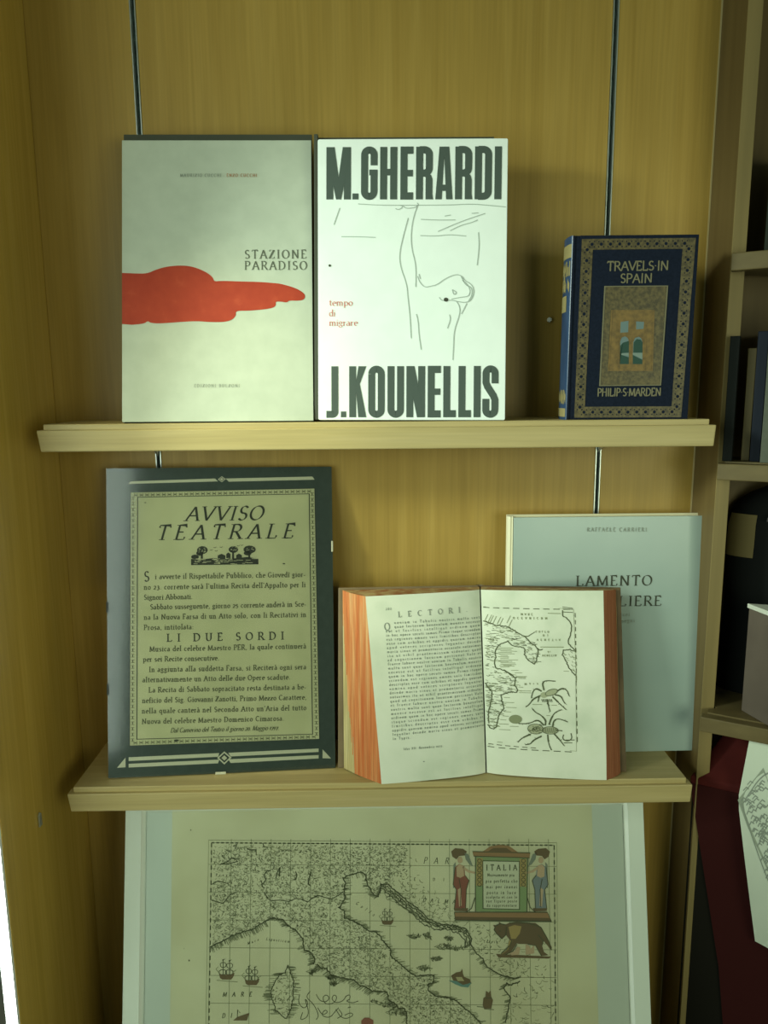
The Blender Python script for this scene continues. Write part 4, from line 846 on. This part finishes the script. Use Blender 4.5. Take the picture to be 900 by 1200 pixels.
# lettering on the map
MT = dict(off=OF, weight=.18, thin=.08, serif=.08, seg=10, mi=1)
text(b, fr, 'MARE', Q2(125, 590), Q2(345, 588), 5.2, italic=.2, **MT); text(b, fr, 'DI', Q2(120, 752), Q2(195, 750), 5.2, italic=.2, **MT)
text(b, fr, 'Mare', Q2(318, 195), Q2(400, 165), 3.0, italic=.2, **MT); text(b, fr, 'Ligusticum', Q2(455, 160), Q2(632, 180), 3.0, italic=.2, **MT)
text(b, fr, 'Golfo', Q3(262, 462), Q3(382, 545), 3.6, italic=.2, **MT)
text(b, fr, 'PAR', Q3(712, 192), Q3(880, 196), 7, italic=.2, **{**MT, 'weight': .12, 'thin': .05}); text(b, fr, 'DALMA', Q3(708, 450), (534, 1062), 4.6, italic=.2, **MT)
text(b, fr, 'Prove', Q1(75, 318), Q1(185, 318), 3, **MT); text(b, fr, 'Turin', Q1(55, 470), Q1(150, 472), 2.8, **MT); text(b, fr, 'E DI', Q3(650, 308), Q3(850, 310), 3.4, **MT)
text(b, fr, 'Istria', Q6(310, 180), Q6(412, 184), 3, **MT)
# flourished script in the lower sea
fl = [[(0, 500), (20, 540), (60, 555), (90, 530), (70, 500), (40, 520), (60, 570), (120, 560), (140, 520), (120, 500), (100, 530), (130, 560), (180, 545), (200, 510)], [(195, 515), (225, 500), (225, 535), (195, 545), (240, 560), (280, 545)], [(10, 590), (40, 640), (80, 620), (60, 600), (30, 640), (90, 660), (130, 610), (150, 590)], [(130, 600), (160, 650), (200, 665), (250, 640), (230, 620), (190, 640)], [(-40, 480), (-70, 520), (-20, 560), (20, 640), (0, 670)], [(-110, 500), (-120, 560), (-80, 600), (-50, 560), (-80, 520), (-40, 640), (-110, 680), (-90, 620)], [(210, 590), (230, 585)], [(150, 600), (180, 640), (140, 660)]]
lines(b, fr, [smooth(cv(Q4, p), 3) for p in fl], .8, PXL, OF, 1)
# cartouche
f2 = lambda K, pl, mi, o=.0002: fill(b, fr, cv(K, pl), PXL, OF+o, mi)
f2(Q5, [(85, 590), (790, 590), (822, 660), (90, 648)], 7); f2(Q5, [(90, 625), (805, 635), (822, 660), (90, 650)], 3, .0003)
f2(Q5, [(245, 165), (640, 175), (635, 590), (245, 585)], 8); f2(Q5, [(222, 130), (660, 140), (655, 178), (230, 165)], 7, .0004); f2(Q5, [(300, 130), (360, 90), (430, 80), (500, 88), (570, 138)], 7, .0003); f2(Q5, [(340, 128), (380, 103), (480, 103), (520, 132)], 3, .0004)
f2(Q5, [(255, 180), (300, 180), (300, 390), (250, 390)], 9, .0004); f2(Q5, [(580, 185), (632, 185), (630, 400), (580, 395)], 9, .0004)
f2(Q5, [(300, 200), (578, 205), (578, 568), (302, 562)], 10, .0006)
lines(b, fr, [cv(Q5, p) for p in ([(245, 165), (245, 585)], [(640, 175), (635, 590)], [(300, 200), (578, 205), (578, 568), (302, 562), (300, 200)], [(222, 130), (660, 140)], [(232, 165), (655, 178)], [(85, 590), (790, 590), (822, 660), (90, 650), (85, 590)], [(240, 480), (215, 560), (175, 590)], [(638, 480), (660, 555), (700, 590)])], .9, PXL, OF+.0009, 1)
for x in (275, 608):
    for k in range(6): lines(b, fr, [ell(*Q5(x, 200+k*36), 2.4, 2.2, 8)], .7, PXL, OF+.0008, 1, True)
for s, x0, x1, y, h in (('ITALIA', 325, 560, 272, 6.6), ('Nuovamente piu', 335, 540, 318, 3.4), ('piu perfetta che', 322, 562, 365, 3.6), ('mai per inanzi', 325, 560, 408, 3.6), ('posta in luce', 330, 550, 452, 3.6), ('scolpita et con le', 325, 560, 485, 3.2), ('sue figure poste', 325, 560, 515, 3.2), ('da rappresentare', 330, 555, 548, 3.2)): text(b, fr, s, Q5(x0, y), Q5(x1, y), h, **{**MT, 'off': OF+.0008})
# two figures beside it
for sx_, ox, robe in ((1, 0, 4), (-1, 870, 11)):
    X = lambda pl: [(ox+sx_*x, y) for x, y in pl]
    f2(Q5, X([(85, 560), (100, 420), (75, 380), (90, 250), (120, 225), (160, 240), (165, 310), (195, 350), (175, 420), (170, 560)]), robe)
    f2(Q5, X([(100, 250), (120, 228), (155, 238), (158, 315), (130, 330), (102, 320)]), 12, .0004); f2(Q5, X([(150, 240), (200, 275), (245, 285), (240, 300), (190, 290), (150, 262)]), 12, .0004)
    f2(Q5, ell(ox+sx_*128, 195, 20, 26, 12), 12, .0004); f2(Q5, X([(60, 130), (90, 105), (150, 110), (180, 130), (165, 160), (120, 165), (100, 190), (70, 170)]), 3, .0003); f2(Q5, X([(160, 140), (190, 150), (225, 240), (200, 230), (170, 190)]), 13, .0003)
    f2(Q5, X([(110, 420), (135, 400), (140, 540), (120, 550)]), 12, .0005); f2(Q5, X([(80, 560), (190, 560), (180, 585), (85, 582)]), 3, .0004); f2(Q5, X([(78, 230), (95, 210), (92, 400), (75, 410)]), 13, .0001)
    lines(b, fr, [cv(Q5, X([(85, 560), (100, 420), (75, 380), (90, 250)])), cv(Q5, X([(170, 560), (175, 420), (195, 350), (165, 310)])), cv(Q5, X([(120, 340), (135, 420), (130, 550)]))], .8, PXL, OF+.0007, 1)
# she-wolf
f2(Q6, [(385, 80), (400, 50), (430, 35), (470, 42), (500, 30), (560, 20), (640, 28), (700, 30), (740, 60), (765, 110), (800, 165), (825, 215), (820, 240), (790, 200), (760, 165), (750, 200), (765, 250), (800, 275), (745, 280), (720, 230), (700, 200), (640, 190), (580, 190), (540, 180), (520, 230), (460, 275), (435, 270), (480, 235), (505, 160), (475, 120), (445, 150), (405, 110)], 3, .0002)
f2(Q6, [(495, 60), (540, 45), (595, 55), (580, 110), (550, 150), (515, 150)], 9, .0004); f2(Q6, [(500, 160), (530, 165), (515, 220), (465, 265), (440, 265), (485, 235)], 9, .0004); f2(Q6, [(560, 210), (585, 215), (575, 270), (520, 275), (500, 262), (545, 240)], 12, .0004); f2(Q6, [(625, 190), (650, 200), (665, 230), (690, 190), (690, 260), (625, 270)], 12, .0004); f2(Q6, [(400, 265), (820, 285), (800, 300), (420, 292)], 3, .0003)
lines(b, fr, [cv(Q6, p) for p in ([(385, 80), (400, 50), (430, 35), (470, 42)], [(385, 80), (405, 110), (445, 150), (475, 120), (480, 60)], [(520, 160), (505, 200), (440, 262)], [(560, 190), (530, 240), (470, 272)], [(640, 190), (700, 200), (745, 278)], [(720, 120), (760, 165), (750, 200)], [(500, 30), (640, 28), (740, 60), (800, 165), (822, 235)])], .9, PXL, OF+.0007, 1)
f2(Q6, [(388, 62), (378, 45), (408, 48)], 3, .0003); f2(Q6, [(420, 42), (425, 20), (445, 38)], 3, .0003); f2(Q6, [(425, 88), (433, 84), (437, 92), (428, 95)], 1, .0006); f2(Q6, [(520, 165), (560, 180), (520, 240), (470, 275), (438, 272), (490, 235)], 3, .0005)
for x, y, r_ in ((220, 1129, 1.0), (222, 975, .7), (214, 1115, .5)): fill(b, fr, ell(x, y, r_, r_*1.2, 7), PXL, OF, 1)
b.build('map_sheet', [MAPP, INKM, INKT, mat('map_brown', (.16, .12, .06), .8), mat('map_red', (.27, .11, .07), .8), mat('map_teal', (.14, .28, .24), .8), mat('map_sand', (.45, .42, .22), .8), mat('map_russet', (.33, .21, .10), .8), mat('map_green', (.25, .35, .16), .8), mat('map_ochre', (.40, .31, .12), .8), mat('map_panel', (.58, .62, .44), .8), mat('map_blue', (.22, .27, .27), .8), mat('map_flesh', (.52, .40, .25), .8), mat('map_slate', (.22, .26, .20), .8)], t)
b = MB(); fr.box(b, SW_+.0058, W-SW_-.0058, SW_+.0058, HF-SW_-.0058, -.0060, -.0045); b.build('glass_pane', GLASS, t)

# ================================================================== NEIGHBOURING BAY (turned 30 degrees)
AN = R(30); NU = Vector((math.cos(AN), -math.sin(AN), 0)); NB = Vector((math.sin(AN), math.cos(AN), 0)); NO = Vector((1.012, .03, 0))
def NP(u, d, z): return NO + NU*u + NB*d + Vector((0, 0, z))
def nbox(b, u0, u1, d0, d1, z0, z1, mi=None): b.hexa([NP(u0, d0, z0), NP(u1, d0, z0), NP(u1, d1, z0), NP(u0, d1, z0), NP(u0, d0, z1), NP(u1, d0, z1), NP(u1, d1, z1), NP(u0, d1, z1)], mi)
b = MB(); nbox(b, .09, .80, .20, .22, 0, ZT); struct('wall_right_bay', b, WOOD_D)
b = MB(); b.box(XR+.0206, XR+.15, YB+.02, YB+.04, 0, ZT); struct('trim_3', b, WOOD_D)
for z, lab in ((ZS+.2402, 'topmost shelf of the dim side bay on the right'), (ZS-.0568, 'middle shelf of the side bay, carrying dark upright books'), (ZS-.4530, 'lowest shelf of the side bay, under the pinkish box')):
    t = thing('side_bay_shelf', lab, 'shelf', NP(.3, .1, z-.02), 'shelves of the side bay')
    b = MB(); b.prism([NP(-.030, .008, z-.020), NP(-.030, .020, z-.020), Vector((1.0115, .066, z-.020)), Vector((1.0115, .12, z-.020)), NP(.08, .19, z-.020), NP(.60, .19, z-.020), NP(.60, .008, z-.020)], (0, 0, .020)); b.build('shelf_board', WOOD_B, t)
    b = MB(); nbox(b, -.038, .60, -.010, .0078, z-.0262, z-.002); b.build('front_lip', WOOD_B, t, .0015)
# books on the side bay
def sbook(name, lab, u0, u1, d0, d1, z0, h, cov, pages_m=CREAM, group=None, tilt=0):
    t = thing(name, lab, 'book', NP((u0+u1)/2, (d0+d1)/2, z0), group)
    sh = tilt*h
    def hb(b, a0, a1, e0, e1, y0, y1):
        b.hexa([NP(a0+tilt*(y0-z0), e0, y0), NP(a1+tilt*(y0-z0), e0, y0), NP(a1+tilt*(y0-z0), e1, y0), NP(a0+tilt*(y0-z0), e1, y0), NP(a0+tilt*(y1-z0), e0, y1), NP(a1+tilt*(y1-z0), e0, y1), NP(a1+tilt*(y1-z0), e1, y1), NP(a0+tilt*(y1-z0), e1, y1)])
    b = MB(); hb(b, u0, u1, d0, d0+.002, z0, z0+h); hb(b, u0, u0+.002, d0+.002, d1, z0, z0+h); hb(b, u1-.002, u1, d0+.002, d1, z0, z0+h); b.build('binding', cov, t, .0008)
    b = MB(); hb(b, u0+.0022, u1-.0022, d0+.0025, d1-.003, z0+.002, z0+h-.003); b.build('page_block', pages_m, t)
    return t
zm = ZS-.0568; ztp = ZS+.2402; zlo = ZS-.4530
GR = 'books on the side bay shelves'
sbook('book', 'thin black book at the left end of the middle side-bay shelf', -.034, -.021, .010, .030, zm, .182, BLKBOOK, group=GR)
sbook('book', 'brown book with a pale edge beside the thin black one on the middle shelf', -.010, .001, .032, .15, zm, .165, BRNBOOK, group=GR)
sbook('book', 'dark blue book between brown and grey-green ones on the middle shelf', .0020, .0155, .022, .15, zm, .188, BLUBOOK, group=GR)
t = sbook('book', 'grey-green cloth book with a pale mint cover on the middle shelf', .0165, .0395, .006, .15, zm, .192, GREYGREEN, MINT, group=GR)
b = MB(); nbox(b, .0397, .30, .0055, .0075, zm, zm+.192); b.build('mint_cover', MINT, t)
for u0, u1, hh, mm, lab in ((.000, .010, .135, DGREEN, 'dark green thin book at the left of the topmost side-bay shelf'), (.011, .019, .150, BRNBOOK, 'thin brown book second from the left on the topmost side-bay shelf'), (.020, .029, .140, DGREEN, 'dark green book next to the pale mint one on the topmost shelf')):
    sbook('book', lab, u0, u1, .05, .17, ztp, hh, mm, group=GR)
t = sbook('book', 'pale mint book with black spine edge on the topmost side-bay shelf', .0315, .040, .012, .15, ztp, .118, BLKBOOK, group=GR)
b = MB(); nbox(b, .0402, .30, .0115, .0135, ztp, ztp+.117); b.build('mint_cover', MINT, t)
# black bag with a tan label on the lowest shelf
t = thing('black_bag', 'black soft bag with a tan label behind the pinkish box', 'bag', NP(.12, .09, zlo))
b = MB()
def bagp(a, c):
    q = a*2*math.pi; ex = .6
    cu = math.copysign(abs(math.cos(q))**ex, math.cos(q)); su = math.copysign(abs(math.sin(q))**ex, math.sin(q))
    k = (1-max(0, (c-.80)/.2)**2.6*.55); h = .352*(1-(1-c)**1.0)
    return NP(.090+.118*cu*k+.002*math.sin(9*c+a*20), .146+.038*su*k, zlo+h)
b.grid(bagp, 36, 20); b.face([bagp(i/36, 1) for i in range(36)]); b.build('bag_body', RUBBER, t)
b = MB(); b.grid(lambda a, c: bagp(.555+.115*a, .66+.20*c)+NB*-.002+NU*-.0015, 8, 4); b.build('bag_label', TAN, t)
b = MB()
for du in (0,):
    pts = [NP(.03+.13*i/12, .106-.004*math.sin(math.pi*i/12), zlo+.30+.035*math.sin(math.pi*i/12)) for i in range(13)]
    for i in range(12):
        p, q_ = pts[i], pts[i+1]; b.hexa([p+NB*-.003+Vector((0, 0, -.006)), q_+NB*-.003+Vector((0, 0, -.006)), q_+NB*.001+Vector((0, 0, -.006)), p+NB*.001+Vector((0, 0, -.006)), p+NB*-.003, q_+NB*-.003, q_+NB*.001, p+NB*.001])
b.build('handle', mat('dark_mauve_strap', (.05, .045, .045), .6), t)
# pinkish box with a white lid
t = thing('card_box', 'greyish pink card box with a white top on the lowest side-bay shelf', 'box', NP(.1, .02, zlo))
C0, C1 = NP(.016, .040, zlo), NP(.060, -.006, zlo); dv = (C1-C0); ev = NU*.18+NB*.045
hh = Vector((0, 0, .168))
b = MB(); b.hexa([C0, C1, C1+ev, C0+ev, C0+hh, C1+hh, C1+ev+hh, C0+ev+hh]); b.build('box_body', BOXP, t, .001)
b = MB(); h2 = Vector((0, 0, .007)); C0b, C1b = C0-dv*.02-ev*.01, C1+dv*.02-ev*.01; b.hexa([C0b+hh, C1b+hh, C1b+ev+hh, C0b+ev+hh, C0b+hh+h2, C1b+hh+h2, C1b+ev+hh+h2, C0b+ev+hh+h2]); b.build('box_lid', mat('white_card', (.66, .68, .58), .6), t, .0008)
# dark red cloth-covered display step and print sheet below
zr = ZS-.4530-.028
t = thing('display_step', 'dark red cloth-covered stand under the lowest side-bay shelf', 'display stand', NP(.15, .08, 0))
b = MB(); b.prism([NP(-.050, .024, ZS-.575), NP(.40, .024, ZS-.575), NP(.40, .11, ZS-.487), NP(.012, .11, ZS-.487)], (0, 0, -.012)); b.build('sloping_top', REDCL, t, .002)
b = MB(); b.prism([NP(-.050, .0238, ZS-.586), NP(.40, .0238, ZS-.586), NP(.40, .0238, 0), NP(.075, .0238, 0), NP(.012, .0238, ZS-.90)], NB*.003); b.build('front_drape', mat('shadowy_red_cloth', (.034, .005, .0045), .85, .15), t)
b = MB(); nbox(b, -.046, .40, .0275, .0575, 0, ZS-.588); b.build('dark_gap_box', mat('dark_gap_black', (.010, .009, .006), .85, .1), t, .002)  # near-black box put in for the dark gap left of the drape
t = thing('print_sheet', 'curling white print sheet with a feather-like drawing by the red stand', 'print', NP(.06, 0, ZS-.75))
def sheet(a, c):      # a across, c down
    z = ZS-.480-.345*c; u = (.032-.032*c if c < .31 else .022+.058*(c-.31))+a*.16; d = .018-.06*a-.010*math.sin(c*3)+.012*math.sin(a*4)*(1-c)
    return NP(u, d-.004, z)
class SheetSurf:
    def uv(s, x, y): return (x, y)
    def surf(s, off): return lambda x, y: sheet(x, y)+NB*-off
b = MB(); b.grid(sheet, 12, 14); b.grid(lambda a, c: sheet(a, c)+NB*.0008, 12, 14)
ss = SheetSurf(); b.mi = 1
for poly_ in ([(0, .31), (.16, .13), (.35, .30), (.5, .62), (.42, .80), (.22, .62), (.06, .42)],): b.face([ss.surf(.0005)(*p) for p in poly_], 2)
for k in range(150):
    f = random.random(); x = .10+.22*f+random.gauss(0, .05); y = .25+.52*f+random.gauss(0, .05)
    if 0.02 < x < .9 and .02 < y < .98: ribbon(b, [(x, y), (x+.02, y-.02), (x+.045, y-.015)], .006, ss.surf(.0006))
ribbon(b, smooth([(.03, .32), (.10, .48), (.20, .66), (.34, .80), (.5, .84)], 2), .008, ss.surf(.0006)); ribbon(b, smooth([(.06, .3), (.16, .16), (.3, .12), (.5, .2)], 2), .008, ss.surf(.0006))
b.build('sheet', [noisy('white_sheet', [(.3, (.58, .64, .52)), (.7, (.64, .69, .57))], (1, 1, 1), 9), INKG, mat('toned_print', (.30, .34, .26), .8)], t)
